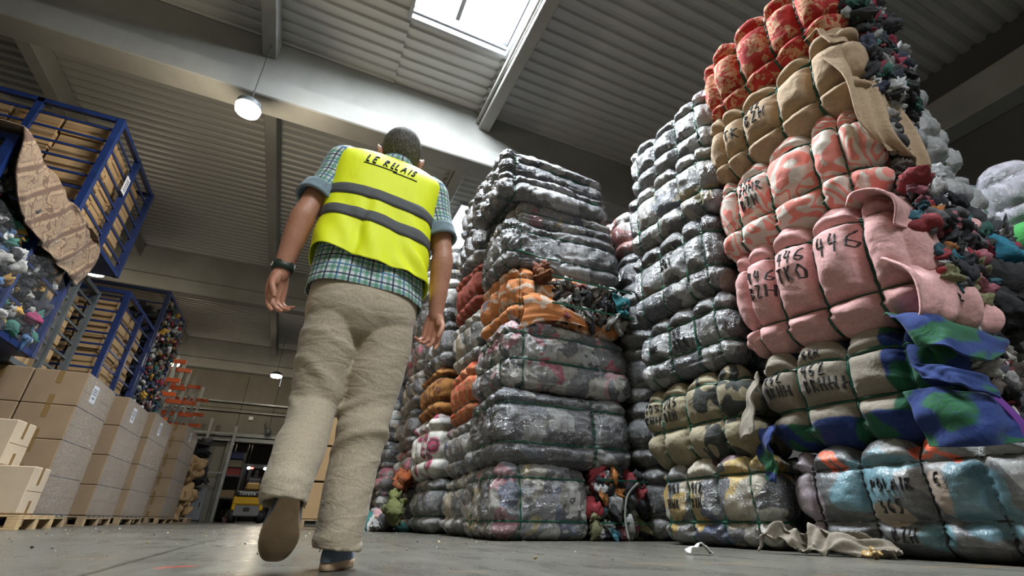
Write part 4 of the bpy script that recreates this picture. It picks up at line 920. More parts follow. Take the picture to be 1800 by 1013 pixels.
def lofted(name, rings, mat, n=72, noise=None, uvs=True, cap=False, thick=.004, parent=man):
    V, F = loft(rings, n, noise, cap)
    V = V-MO
    o = mesh_obj(name, V, F, mat, parent)
    if uvs:
        uv = o.data.uv_layers.new(name='UVMap'); R_ = V.reshape(len(rings), n, 3)
        du = np.linalg.norm(np.roll(R_, -1, 1)-R_, axis=2); U = np.concatenate([np.zeros((len(rings), 1)), du.cumsum(1)], 1); mid = len(rings)//2
        U = np.repeat(U[mid:mid+1], len(rings), 0); dv = np.linalg.norm(np.diff(R_, axis=0), axis=2).mean(1); W = np.concatenate([[0], dv.cumsum()])
        li = 0; data = np.zeros((len(o.data.loops), 2))
        for p in o.data.polygons:
            for l in p.loop_indices:
                vi = o.data.loops[l].vertex_index; j, q_ = divmod(vi, n)
                uu = U[j, q_]
                if q_ == 0 and any(o.data.loops[k].vertex_index % n == n-1 for k in p.loop_indices): uu = U[j, n]
                data[l] = (uu, W[j])
        uv.data.foreach_set('uv', data.ravel())
    if thick:
        s = o.modifiers.new('thickness', 'SOLIDIFY'); s.thickness = thick; s.offset = 0
    return o
Zr = (0., 0.)
def rows(keys, m_, pw=2.4): return [(r[0], r[1], r[2], r[3], r[4], r[5], (r[6], r[7]), pw) for r in dense(keys, m_)]
nz1 = Noise(21, 9); nz2 = Noise(22, 26); nz3 = Noise(23, 60)
def folds(amp, fx=1., vert=True):
    def f(V, n, m_):
        R_ = V.reshape(m_, n, 3); c = R_.mean(1, keepdims=True); d = R_-c; d[..., 2] = 0; d /= np.linalg.norm(d, axis=2)[..., None]+1e-9
        S = V*np.array([1, 1, .35 if vert else 2.2]); w_ = (np.abs(nz2(S*fx))-.6)*amp+nz1(V)*amp*.7
        return V+d.reshape(-1, 3)*w_[:, None]
    return f
shirt_k = [(.142, 1.715, .885, .212, .150, .03, -.05, 0), (.142, 1.715, .96, .207, .146, .03, -.05, 0), (.145, 1.715, 1.10, .196, .135, .02, -.03, 0), (.15, 1.715, 1.28, .200, .130, 0, -.03, 0), (.158, 1.715, 1.42, .205, .115, 0, -.05, 0),
           (.163, 1.722, 1.49, .170, .095, 0, -.05, 0), (.172, 1.738, 1.545, .085, .072, 0, -.05, 0), (.178, 1.745, 1.575, .068, .064, 0, 0, 0)]
lofted('shirt', rows(shirt_k, 60, 2.5), PLAID, 96, folds(.006))
lofted('shirt_collar', rows([(.176, 1.743, 1.545, .078, .072, 0, 0, -.1), (.181, 1.748, 1.58, .070, .068, 0, 0, -.1), (.183, 1.748, 1.60, .074, .071, 0, 0, -.1), (.178, 1.744, 1.555, .086, .080, 0, 0, -.1)], 14, 2), PLAID, 48)
def sleeve(name, P, R, mat, amp=.004, thick=.004, m_=26, n=48, seed=1):
    A = dense([list(p)+[r] for p, r in zip(P, R)], m_); C = A[:, :3]; d = np.gradient(C, axis=0); d /= np.linalg.norm(d, axis=1)[:, None]
    V = []; u = np.array([1., 0, 0]); ns = Noise(seed, 30); L = np.concatenate([[0], np.linalg.norm(np.diff(C, axis=0), axis=1).cumsum()])
    for j in range(m_):
        u = u-d[j]*(u@d[j]); u /= np.linalg.norm(u); v = np.cross(d[j], u)
        for q in range(n):
            a = 2*PI*q/n; p = C[j]+(u*math.cos(a)+v*math.sin(a))*A[j, 3]; V.append(p+(p-C[j])/A[j, 3]*amp*ns(p[None]*np.array([1, 1, .5]))[0])
    V = np.array(V); F = [(j*n+q, j*n+(q+1) % n, (j+1)*n+(q+1) % n, (j+1)*n+q) for j in range(m_-1) for q in range(n)]
    o = mesh_obj(name, V-MO, F, mat, man); uv = o.data.uv_layers.new(name='UVMap')
    for p in o.data.polygons:
        wrap = any(o.data.loops[k].vertex_index % n == n-1 for k in p.loop_indices)
        for l in p.loop_indices:
            j, q = divmod(o.data.loops[l].vertex_index, n)
            if q == 0 and wrap: q = n
            uv.data[l].uv = (q/n*2*PI*np.mean(R), L[j])
    s = o.modifiers.new('thickness', 'SOLIDIFY'); s.thickness = thick; s.offset = 0
    return o
def lerp(a, b, t_): return tuple(a[i]+(b[i]-a[i])*t_ for i in range(3))
sl = lerp(LS, LE, .80); sr = lerp(RS, RE, .78)
sleeve('sleeve', [(.03, 1.715, 1.47), LS, lerp(LS, LE, .4), sl], [.088, .080, .071, .070], PLAID, seed=4)
sleeve('sleeve', [(.29, 1.715, 1.44), RS, lerp(RS, RE, .4), sr], [.088, .080, .071, .070], PLAID, seed=5)
sleeve('sleeve_cuff', [lerp(LS, LE, .66), lerp(LS, LE, .84)], [.0735, .0745], CUFF, .002, .010, 6, seed=6)
sleeve('sleeve_cuff', [lerp(RS, RE, .64), lerp(RS, RE, .82)], [.0735, .0745], CUFF, .002, .010, 6, seed=7)
# ---- vest
t = NT('fluorescent_yellow'); f = t.noise(7, t.co((1, 1, .5)), detail=3, dist=.4).outputs[0]
t.set(Base_Color=(.88, .96, .010), Roughness=.62, Emission_Color=(.6, .8, .0), Emission_Strength=0.0, Normal=t.bump(f, .35, .03, t.bump(t.noise(420, detail=1).outputs[0], .1, .001))); VEST = t.m
REFL = simple('grey_reflective_tape', (.085, .087, .09), .7)
vest_k = [(.143, 1.712, .985, .226, .168, .04, -.08, 0), (.143, 1.712, 1.06, .222, .164, .03, -.07, 0), (.146, 1.712, 1.18, .219, .155, .02, -.05, 0), (.15, 1.712, 1.32, .222, .148, 0, -.05, 0), (.157, 1.712, 1.43, .230, .135, 0, -.06, 0),
          (.163, 1.716, 1.495, .232, .115, 0, -.10, 0), (.167, 1.722, 1.532, .185, .095, 0, -.09, 0), (.172, 1.732, 1.553, .098, .080, 0, -.05, 0)]
def vfold(V, n, m_):
    R_ = V.reshape(m_, n, 3).copy(); c = R_.mean(1, keepdims=True); d = R_-c; d[..., 2] = 0; d /= np.linalg.norm(d, axis=2)[..., None]+1e-9
    z = R_[..., 2]; x = R_[..., 0]
    k = np.clip((1.36-z)/.30, 0, 1)
    w_ = k*(.009*np.sin((x-.06-(1.3-z)*.10)*34)+.003*np.sin((x+z*.5)*70))+.004*nz1(V).reshape(m_, n)
    w_ += -.014*np.exp(-((x-.085+(1.25-z)*.12)/.018)**2)*k
    w_ += .008*np.sin((x*1.2+z)*55)*np.exp(-((x-.30)/.06)**2)*k
    dz = np.zeros_like(z); dz += -.010*np.sin((x-.0)*16)*np.clip((1.1-z)/.12, 0, 1)-.10*(x-.143)*np.clip((1.4-z)/.3, 0, 1)
    R_ += d*w_[..., None]; R_[..., 2] += dz
    return R_.reshape(-1, 3)
VR = rows(vest_k, 90, 3.0); VN = 140
lofted('safety_vest', VR, VEST, VN, vfold, False, False, .003)
VV = vfold(loft(VR, VN, None, False)[0], VN, len(VR)).reshape(len(VR), VN, 3)
def vsurf(a, r, off=.004):
    """a = fraction round, r = ring position"""
    a = np.atleast_1d(a) % 1*VN; r = np.clip(np.atleast_1d(r), 0, len(VR)-1.001); j = r.astype(int); q = a.astype(int) % VN; fj = (r-j)[:, None]; fq = (a-np.floor(a))[:, None]
    g = lambda jj, qq: VV[jj, qq % VN]
    p = (g(j, q)*(1-fq)+g(j, q+1)*fq)*(1-fj)+(g(j+1, q)*(1-fq)+g(j+1, q+1)*fq)*fj
    n_ = np.cross(g(j, q+1)-g(j, q), g(j+1, q)-g(j, q)); n_ /= np.linalg.norm(n_, axis=1)[:, None]+1e-9
    return p, n_
ringz = np.array([r[2] for r in VR])
def zr(z): return np.interp(z, ringz, np.arange(len(VR)))
def tapeband(z0, z1):
    A = np.linspace(0, 1, 241); V = []; F = []
    for a in A:
        for k, off in ((0, -.001), (0, .0045), (.33, .0045), (.67, .0045), (1, .0045), (1, -.001)):
            p, n_ = vsurf(a, zr(z0+(z1-z0)*k)); V.append((p+n_*off)[0]-MO)
    for i in range(len(A)-1):
        for k in range(5): F.append((i*6+k, (i+1)*6+k, (i+1)*6+k+1, i*6+k+1))
    mesh_obj('reflective_band', V, F, REFL, man)
tapeband(1.245, 1.295); tapeband(1.135, 1.185)
# lettering across the shoulders; u in metres measured along the back, v height
def vs(u, v):
    u = np.atleast_1d(u); v = np.atleast_1d(v)
    a = .75+np.arcsin(np.clip(np.sign(u)*(np.abs(u)/.230)**1.5, -1, 1))/(2*PI); p, n_ = vsurf(a, zr(v)); return p-MO, n_
def seg(s, u, v, h, **k): return text_strokes(s, u, v, h, **k)
PRB = simple('black_print', (.01, .01, .012), .5)
ribbon(seg('LE RELAIS', -.112, 1.432, .040, slant=.25), vs, .0066, .008, 'vest_lettering', PRB, man)
ribbon([[(-.115, 1.421), (.02, 1.418)], [(.0, 1.412), (.105, 1.410)]], vs, .0026, .006, 'vest_lettering', PRB, man)
# ---- trousers
t = NT('beige_linen'); f = t.noise(220, t.co((1, 1, .4)), detail=2).outputs[0]; g = t.noise(10, t.co((1, 1, 2.4)), detail=4, dist=1.).outputs[0]
c = t.mix(t.ramp(f, [(.3, 0), (.7, 1)]), (.37, .305, .215), (.48, .40, .295))
t.set(Base_Color=c, Roughness=.9, Sheen_Weight=.15, Normal=t.bump(f, .2, .001, t.bump(g, .4, .02))); LINEN = t.m
def legloft(P, R, m_=70, n=56, seed=1, knee=None):
    A = dense([list(p)+list(r) for p, r in zip(P, R)], m_); C = A[:, :3]; d = np.gradient(C, axis=0); d /= np.linalg.norm(d, axis=1)[:, None]
    V = []; ns = Noise(seed, 14); n5 = Noise(seed+9, 34); n6 = Noise(seed+3, 11)
    for j in range(m_):
        u = np.array([1., .0, 0]); u = u-d[j]*(u@d[j]); u /= np.linalg.norm(u); v = np.cross(d[j], u); tt = j/(m_-1)
        kn = math.exp(-((tt-.50)/.16)**2)+.8*math.exp(-((tt-.98)/.12)**2)+.45*math.exp(-((tt-.22)/.12)**2)
        for q in range(n):
            a = 2*PI*q/n; r = np.array([A[j, 3]*math.cos(a), A[j, 4]*math.sin(a)]); p = C[j]+u*r[0]+v*r[1]; o_ = (p-C[j])/np.linalg.norm(p-C[j])
            g1 = ns(p[None]*np.array([.6, .6, 1.]))[0]; s_ = p[2]*62+g1*2.4+p[0]*26*(1 if seed % 2 else -1)
            rid = max(0., math.sin(s_))**2.2; msk = min(1, max(0, .55+.6*n6(p[None])[0]))
            w_ = kn*.0105*1.5*rid*msk+.0035*n5(p[None]*np.array([.7, .7, 2.]))[0]*kn+.0045*ns(p[None]*.6)[0]
            V.append(p+o_*w_)
    last = np.array(V[-n:]); c0 = last.mean(0)
    V += list(c0+(last-c0)*.86); V += list(c0+(last-c0)*.80-d[-1]*.05); m_ += 2
    F = [(j*n+q, j*n+(q+1) % n, (j+1)*n+(q+1) % n, (j+1)*n+q) for j in range(m_-1) for q in range(n)]
    F.append(tuple(range(n))[::-1]); F.append(tuple((m_-1)*n+q for q in range(n)))
    return V, F
tb = MB()
V, F = loft(rows([(.143, 1.715, 1.00, .190, .128, .03, -.03, 0), (.143, 1.712, .92, .196, .138, .03, -.03, 0), (.143, 1.71, .85, .198, .145, .03, -.02, 0), (.143, 1.71, .79, .19, .135, .02, 0, 0), (.143, 1.715, .73, .15, .10, .02, 0, 0)], 30, 2.3), 60, folds(.004)); tb.add(V-MO, F)
V, F = legloft([(.060, 1.71, .88), (.045, 1.715, .72), (.040, 1.74, .56), (.036, 1.735, .46), (.030, 1.645, .365), (.019, 1.545, .285), (.010, 1.487, .215), (.008, 1.475, .170)], [(.100, .115), (.100, .108), (.090, .095), (.080, .088), (.076, .082), (.068, .076), (.060, .072), (.058, .072)], seed=31); tb.add(np.array(V)-MO, F)
V, F = legloft([(.228, 1.71, .88), (.232, 1.715, .72), (.226, 1.73, .56), (.218, 1.735, .46), (.205, 1.735, .32), (.192, 1.72, .17), (.182, 1.72, .055)], [(.102, .115), (.102, .105), (.090, .095), (.083, .09), (.080, .09), (.078, .092), (.071, .095)], seed=32); tb.add(np.array(V)-MO, F)
fuse('trousers', tb, .0055, LINEN, man, 2)
# ---- shoes
SOLE = simple('tan_rubber_sole', (.55, .39, .25), .6, var=.15, vs=20, bumpn=(120, .4, .003)); SHOE = fabric('grey_blue_canvas', (.13, .17, .24), fold=.3)
def shoe(loc, rot):
    Rm = Euler(rot).to_matrix(); o3 = lambda V: (np.array(Rm)@np.array(V).T).T+np.array(loc)-MO
    def outline(z, sc=1., n=40, wl=1.):
        P = []
        for q in range(n):
            a = 2*PI*q/n; y = -math.cos(a); s = (y+1)/2
            wdt = (.036+.016*math.sin(PI*min(1, max(0, (s-.25)/.75)))**1.0-.005*math.exp(-((s-.38)/.15)**2))*sc
            P.append((wdt*abs(math.sin(a))**.75*(1 if math.sin(a) > 0 else -1), y*.142*sc*wl+.0, z+(.018*max(0, (s-.8)/.2)**2)))
        return P
    n = 40
    def stack(L, name, mat, seg_=None):
        V = sum([outline(*l) for l in L], []); F = [(j*n+q, j*n+(q+1) % n, (j+1)*n+(q+1) % n, (j+1)*n+q) for j in range(len(L)-1) for q in range(n)]
        F.append(tuple(range(n))[::-1]); F.append(tuple((len(L)-1)*n+q for q in range(n)))
        return mesh_obj(name, o3(V), F, mat, man)
    s = stack([(0, .93), (.004, .99), (.014, 1.0), (.024, .99), (.026, .95)], 'shoe_sole', SOLE)
    V = []; L = [(.024, .97, 1), (.038, .96, .985), (.052, .90, .93), (.066, .78, .80), (.078, .62, .58)]
    for z, sc, wl in L:
        for (x, y, zz) in outline(z, sc, n, wl/sc): V.append((x, y-.035*(z/.078)**2, zz))
    F = [(j*n+q, j*n+(q+1) % n, (j+1)*n+(q+1) % n, (j+1)*n+q) for j in range(len(L)-1) for q in range(n)]+[tuple((len(L)-1)*n+q for q in range(n))]
    mesh_obj('shoe', o3(V), F, SHOE, man)
    for dy, c in ((0, (.55, .55, .55)), (.007, (.45, .03, .04)), (.014, (.03, .04, .12))):
        V = []; A = np.linspace(-1.25, 1.25, 20)
        for a in A:
            for k in (0, .006):
                x = .0475*math.sin(a); z = .03+.052*math.cos(a)
                V.append((x*1.04, -.055+dy+k, z))
        mesh_obj('shoe_stripe', o3(V), [(2*i, 2*i+1, 2*i+3, 2*i+2) for i in range(19)], simple('stripe', c, .7), man)
shoe((.200, 1.80, 0.0), (0, 0, -.30))
shoe((.018, 1.535, .105), (-.72, .02, .03))
# ---- bracelet watch on the left wrist
MB().tube([(LW[0]+.004, LW[1]-.001, LW[2]+.052), (LW[0]+.002, LW[1], LW[2]+.020)], [.0385, .0365], 28).build('wrist_strap', simple('dark_green_rubber', (.02, .03, .022), .5), man, True, loc=tuple(-MO))
MB().sphere((LW[0]-.032, LW[1]-.008, LW[2]+.040), .008).build('wrist_buckle', simple('polished_steel', (.8, .8, .8), .15, 1), man, True, loc=tuple(-MO))
# ------------------------------------------------------------------ left side: cartons on pallets, stacked cages, racking
FILM = NT('stretch_film'); 
_f = FILM.noise(9, FILM.co((1, 1.6, 5)), detail=6, dist=1.5).outputs[0]
FILM.set(Base_Color=(.6, .62, .65), Roughness=.2, Alpha=FILM.ramp(_f, [(.44, .08), (.5, .30), (.56, .06)]), Normal=FILM.bump(_f, .9, .04), Specular_IOR_Level=.9); FILM = FILM.m
def pallet(x, y, w_, d, label, group=None, mat=WOOD, z=0):
    o = empty('wooden_pallet', (x, y, z), label=label, cat='pallet', group=group)
    b = MB(); n_ = 6
    for i in range(n_): yy = -d/2+i*(d-.11)/(n_-1); b.box(-w_/2, w_/2, yy, yy+.11, .122, .144, .002)
    for xx in (-w_/2, -.05, w_/2-.1): b.box(xx, xx+.1, -d/2, d/2, .10, .122, .002)
    b.build('deck_boards', mat, o)
    for xx in (-w_/2, -.05, w_/2-.1):
        for yy in (-d/2, -.05, d/2-.1): MB().box(xx, xx+.1, yy, yy+.1, .022, .10, .003).build('block', mat, o)
    b = MB()
    for yy in (-d/2, -.05, d/2-.1): b.box(-w_/2, w_/2, yy, yy+.1, 0, .022, .002)
    b.build('bottom_boards', mat, o)
    return o
def carton(x0, x1, y0, y1, z0, z1, label, group=None, tape='y', sticker=False, mat=CARD, parts=True, dark=False):
    o = empty('cardboard_carton', ((x0+x1)/2, (y0+y1)/2, z0), label=label, cat='carton', group=group)
    w_, d, h = (x1-x0)/2, (y1-y0)/2, z1-z0
    MB().box(-w_, w_, -d, d, 0, h, .010).build('box_body', mat, o)
    if parts:
        e = .0025
        for za, zb in ((h*.62, h), (0, h*.28)):
            b = MB()
            if tape == 'y': b.box(-.03, .03, -d-e, -d+.0, za, zb)
            else: b.box(w_, w_+e, -.03, .03, za, zb)
            b.build('packing_tape', TAPE, o)
        MB().box(w_-.001, w_+e, -d+.012, d-.012, h*.48, h*.485).build('edge_crease', TAPE, o)
    if sticker:
        s = MB().box(w_, w_+.003, -.30, -.08, h*.28, h*.80).build('address_label', PAPER, o)
        b = MB()
        for k in range(3): b.box(w_+.003, w_+.004, -.275, -.105, h*(.66-.07*k), h*(.70-.07*k))
        b.box(w_+.003, w_+.004, -.24, -.14, h*.38, h*.46); b.build('printed_lines', simple('print_grey', (.12, .12, .16), .7), s)
    return o
def film(x0, x1, y0, y1, z0, z1, label):
    b = MB(); n_ = 10; V = []
    for i in range(n_+1):
        zz = z0+(z1-z0)*i/n_
        V += [(x1, y0, zz), (x1, y1, zz)]
    # only the wrapped sides: front strip near the corner and the aisle side
    F = []
    for i in range(n_):
        F.append((i*2, i*2+1, i*2+3, i*2+2))
    b.add(V, F)
    o = b.build('stretch_film', FILM, None, True); s = o.modifiers.new('t', 'SOLIDIFY'); s.thickness = .002
    return tag(o, label, 'film')
XC = -2.77
ST = [  # y0, y1, carton tops, label word
 (8.25, 9.50, [.15, .60, 1.03, 1.47, 1.93], 'nearest film-wrapped stack'), (10.30, 11.75, [.15, .60, 1.06, 1.54, 2.03], 'second film-wrapped stack'),
 (12.35, 14.15, [.15, .62, 1.10, 1.62, 2.14], 'third film-wrapped stack'), (16.0, 18.1, [.15, .62, 1.08, 1.56, 2.02, 2.46], 'fourth film-wrapped stack')]
ORD = ['bottom', 'second', 'third', 'fourth', 'top']
for i, (y0, y1, zs_, nm) in enumerate(ST):
    dp = 1.2 if i == 0 else .54
    pallet(XC-dp/2, (y0+y1)/2, dp, y1-y0, 'pallet under the %s of cartons from the left' % nm.split()[0] if 0 else 'wooden pallet under the %s' % nm)
    for k in range(len(zs_)-1):
        top = k == len(zs_)-2
        carton(XC-(.60 if i == 0 else .54)+.005, XC, y0, y1, zs_[k]+.004, zs_[k+1], 'brown carton with label, top of the %s' % nm if top else '%s brown carton from the floor, aisle side of the %s' % (['bottom', 'second', 'third', 'fourth'][k], nm), sticker=top, tape='y')
        if i == 0: carton(XC-1.22, XC-.61, y0, y1, zs_[k]+.004, zs_[k+1], '%s brown carton, rear side of the %s' % (ORD[k] if not top else 'topmost', nm), tape='y')
    film(XC-1.3, XC+.008, y0-.008, y1+.008, .12, zs_[-1]-.0, 'clear stretch film round the aisle side of the %s' % nm)
for k in range(3): carton(XC-1.90, XC-1.24, 8.15, 9.4, .15+.45*k, .58+.45*k+.03, 'brown carton %s behind the nearest stack' % ['low', 'in the middle', 'high'][k], tape='y')
carton(XC-1.90, XC-1.24, 8.20, 9.4, 1.51, 1.94, 'brown carton level with the labelled top carton, left of it')
# small open stack at the very left
pallet(-3.10, 7.55, 1.3, .95, 'light wooden pallet carrying the small cartons at the left edge', mat=simple('fresh_pine', (.42, .29, .15), .8, var=.25, vs=9))
CP = simple('pale_cardboard', (.42, .33, .235), .8, var=.08, bumpn=(90, .2, .002))
carton(-3.04, -2.50, 7.10, 7.52, .15, .62, 'small carton with brown tape low at the left edge, aisle end', tape='x', mat=CP)
carton(-3.62, -3.06, 7.10, 7.60, .15, .62, 'small carton low at the left edge, farther from the aisle', tape='y', mat=CP)
carton(-3.04, -2.66, 7.54, 7.95, .15, .60, 'small carton low on the light pallet, rearmost', tape='x', mat=CP)
carton(-3.40, -2.84, 7.15, 7.62, .63, 1.10, 'small taped carton sitting on top of the two low ones', tape='x', mat=CP)
o = empty('wooden_crate', (-3.05, 6.55, 1.08), rz=.12, label='corner of a raw wooden crate at the left edge', cat='crate')
pine = simple('raw_pine', (.45, .33, .18), .75, var=.2, vs=14)
b = MB().box(-.5, 0, -.40, .25, 0, .025)
b.build('base_board', pine, o); b = MB().box(-.5, 0, -.40, -.375, .0, .22).box(-.5, 0, .225, .25, 0, .22).box(-.025, 0, -.40, .25, .13, .22).box(-.07, 0, -.375, -.30, .02, .2).box(-.07, 0, .15, .225, .02, .2); b.build('side_boards', pine, o)
pallet(-3.15, 6.5, 1.2, .8, 'dark pallet under the raw crate'); 
for k in range(2): carton(-3.65, -3.05, 6.15, 6.85, .15+.46*k, .60+.46*k, 'plain carton %s under the raw crate' % ['lower', 'upper'][k], mat=CARD)
# ---- stillage cages
def cage(x0, x1, y0, y1, z0, z1, mat, label, nb=7, mid=(), midy=(), nbz=6, group=None):
    o = empty('steel_cage', ((x0+x1)/2, (y0+y1)/2, z0), label=label, cat='cage', group=group)
    a, b_, h = (x1-x0)/2, (y1-y0)/2, z1-z0; pw = .085
    for x in (-a, a):
        for y in (-b_, b_): MB().bar((x, y, 0), (x, y, h), pw).build('corner_post', mat, o)
    for z, rn in ((.04, 'bottom_rail'), (h-.03, 'top_rail')):
        r = MB()
        for y in (-b_, b_): r.bar((-a, y, z), (a, y, z), .06, .07)
        for x in (-a, a): r.bar((x, -b_, z), (x, b_, z), .06, .07)
        r.build(rn, mat, o)
    for y in (-b_,):
        for f in mid: MB().bar((-a+2*a*f, y, 0), (-a+2*a*f, y, h), .075, .06).build('middle_post', mat, o)
        s = MB()
        for k in range(1, nb+1): z = h*k/(nb+1); s.bar((-a, y+.01, z), (a, y+.01, z), .02, .035)
        s.build('bar_panel', mat, o)
    s = MB()
    for f in midy: MB().bar((a, -b_+2*b_*f, 0), (a, -b_+2*b_*f, h), .08, .075).build('middle_post', mat, o)
    for k in range(1, nbz+1): z = h*k/(nbz+1); s.bar((a-.01, -b_, z), (a-.01, b_, z), .02, .035)
    s.build('bar_panel', mat, o)
    s = MB().box(-a, a, -b_, b_, .0, .02); s.build('floor_tray', mat, o)
    return o
def fill(x0, x1, y0, y1, z0, z1, nx, ny, nz, label, group, mat=CARDY, seed=1):
    r = random.Random(seed)
    for i in range(nx):
        for j in range(ny):
            for k in range(nz):
                if i < nx-1 and j > 0: continue           # only the near and the aisle side show
                w_, d, h = (x1-x0)/nx, (y1-y0)/ny, (z1-z0)/nz
                g = .012
                a = x0+i*w_; b_ = y0+j*d; c_ = z0+k*h
                o = MB().box(a+g, a+w_-g-r.random()*.03, b_+g+r.random()*.04, b_+d-g, c_+.002, c_+h-.006, .008).build('cardboard_carton', mat, None)
                tag(o, label, 'carton', group)
cage(-5.2, -3.3, 7.17, 9.15, 3.765, 5.50, BLUE, 'highest blue cage filled with brown cartons, under the roof', nb=7, mid=(.5,), midy=(.5,))
fill(-5.10, -3.40, 7.27, 9.05, 3.78, 5.36, 3, 4, 6, 'brown carton stacked in the highest blue cage', 'cartons in the highest blue cage', seed=2)
o = MB().box(-3.265, -3.258, 7.95, 8.10, 4.75, 5.05).build('paper_sign', PAPER); tag(o, 'white paper sheet on the side of the highest blue cage', 'sign')
b = MB()
for k in range(5): b.box(-3.258, -3.256, 7.975, 8.075, 4.80+k*.045, 4.82+k*.045)
b.build('printed_lines', simple('print_grey2', (.12, .12, .16), .7), o)
cage(-5.25, -3.65, 8.15, 9.75, 1.95, 3.68, DKST, 'dark grey steel cage below the highest blue one, cartons inside', nb=6, mid=(.5,), midy=(.5,))
fill(-5.15, -3.77, 8.25, 9.65, 2.0, 3.5, 3, 4, 5, 'brown carton inside the dark grey cage', 'cartons in the dark grey cage', seed=3)
cage(-4.9, -3.3, 5.55, 7.80, 1.95, 3.72, BLUE, 'blue cage of loose rags with patterned carpet hung over it', nb=3, mid=(), midy=(.5,), nbz=3)
v, f, c_ = rag_mass(520, (-4.3, -3.40, 5.6, 7.72, 2.02, 3.60), .075, 'dark', 201, (1, 1, 1.1)); sel = 0
q = mesh_obj('loose_rags', v, f, RAG, None, col=c_); tag(q, 'mass of loose black, white and coloured rags in the carpeted cage', 'rags', kind='stuff')
v, f, c_ = rag_mass(170, (-3.38, -3.28, 5.6, 7.72, 2.02, 3.60), .07, [(.5, .5, .48), (.45, .44, .42), (.03, .03, .03), (.02, .02, .03), (.45, .05, .16), (.05, .12, .25), (.5, .28, .05), (.04, .18, .14), (.015, .015, .015), (.3, .29, .27)], 202, (1, 1, 1.1)); tag(mesh_obj('bright_rags', v, f, RAG, None, col=c_), 'white, pink and yellow rags pressed against the carpeted cage bars', 'rags', kind='stuff')
def c_carpet(t):
    X = xyz(t); nz = t.noise(5, detail=3, dist=1).outputs[0]
    u = t.math('ADD', t.math('MULTIPLY', X[1], 7.), t.math('MULTIPLY', nz, 4.)); v = t.math('ADD', t.math('MULTIPLY', X[2], 7.), t.math('MULTIPLY', nz, 4.))
    a = t.math('ABSOLUTE', t.math('SINE', t.math('ADD', u, v))); b_ = t.math('ABSOLUTE', t.math('SINE', t.math('SUBTRACT', u, v)))
    m_ = t.math('MINIMUM', a, b_)
    c = t.ramp(m_, [(0, (.075, .038, .022)), (.26, (.095, .05, .03)), (.34, (.22, .15, .09)), (.6, (.24, .165, .10)), (.68, (.11, .06, .04)), (.85, (.19, .13, .08))])
    return t.mix(t.ramp(t.noise(60, detail=2).outputs[0], [(.4, 0), (.7, .3)]), c, (.12, .07, .04))
CARP = fabric('patterned_carpet', c_carpet, nap=300)
o = sheet('carpet', [[(-4.4, 5.35, 3.80), (-4.3, 6.5, 3.78), (-4.2, 7.15, 3.76)], [(-3.36, 5.40, 3.80), (-3.34, 6.5, 3.78), (-3.24, 7.5, 3.75)], [(-3.20, 5.45, 3.72), (-3.20, 6.55, 3.68), (-3.18, 7.92, 3.68)], [(-3.18, 5.60, 3.30), (-3.17, 6.75, 3.20), (-3.17, 7.90, 3.25)], [(-3.18, 6.0, 3.06), (-3.17, 6.9, 3.0), (-3.17, 7.80, 3.02)]], CARP, None, .018, 3, 23, (50, 60), .012, fdir=(.2, 1))
tag(o, 'brown and cream patterned carpet hanging over the rag cage', 'carpet')
w_ = MB(); V = []
for i in range(13):
    for j in range(3): V.append((-3.20+.01*math.sin(i*1.7+j), 5.35+2.45*i/12, 1.98+.95*j/2+.10*math.sin(i*.9)))
w_.add(V, [(i*3+j, (i+1)*3+j, (i+1)*3+j+1, i*3+j+1) for i in range(12) for j in range(2)])
_fm = FILM.copy(); _fm.node_tree.nodes['Principled BSDF'].inputs['Base Color'].default_value = (.25, .26, .28, 1)
for _n in _fm.node_tree.nodes:
    if _n.type == 'VALTORGB':
        for _e in _n.color_ramp.elements: _e.color = tuple(x*.45 for x in _e.color[:3])+(1,)
o = w_.build('stretch_film', _fm, None, True); tag(o, 'clear film stretched round the lower half of the rag cage', 'film'); o.modifiers.new('t', 'SOLIDIFY').thickness = .003
# cages below (mostly hidden by the cartons)
cage(-5.2, -3.72, 5.6, 7.8, .0, 1.92, simple('green_paint', (.05, .12, .08), .5), 'green steel cage behind the nearest cartons, under the rag cage', nb=3, nbz=3)
cage(-5.0, -4.25+.9, 10.15, 12.25, 2.02, 3.92, BLUE, 'second blue cage, below and beyond the highest one', nb=8, mid=(.55,), midy=(.5,))
fill(-4.92, -3.45, 10.25, 12.15, 2.06, 3.80, 3, 4, 7, 'brown carton inside the second blue cage', 'cartons in the second blue cage', seed=4)
cage(-5.0, -3.35, 10.15, 12.25, 0, 1.98, BLUE, 'lower blue cage hidden behind the second stack', nb=3, nbz=3)
BLUED = simple('dark_blue_paint', (.02, .035, .10), .5)
cage(-5.1, -3.35, 12.4, 14.4, 3.02, 4.92, BLUED, 'dark blue cage of clothes beyond the second blue cage', nb=5, mid=(), midy=(), nbz=2)
v, f, c_ = rag_mass(520, (-4.9, -3.38, 12.45, 14.3, 3.08, 4.55), .085, [(.015, .015, .016), (.03, .03, .035), (.02, .02, .02), (.06, .055, .05)], 203); tag(mesh_obj('loose_rags', v, f, RAG, None, col=c_), 'dark clothes filling the high dark blue cage', 'clothes', kind='stuff')
v, f, c_ = rag_mass(420, (-3.42, -3.24, 12.5, 14.4, 2.2, 4.7), .045, 'mixed', 204, (1, 1, 1.5)); tag(mesh_obj('hanging_clothes', v, f, RAG, None, col=c_), 'multicoloured clothes bulging out of the aisle side of the far cages', 'clothes', kind='stuff')
cage(-5.1, -3.35, 12.4, 14.6, 1.07, 3.0, BLUED, 'dark blue cage of clothes behind the third carton stack', nb=5, nbz=2)
v, f, c_ = rag_mass(420, (-4.4, -3.38, 12.45, 14.5, 1.2, 2.95), .08, 'dark', 205); tag(mesh_obj('loose_rags', v, f, RAG, None, col=c_), 'bright clothes in the cage behind the third carton stack', 'clothes', kind='stuff')
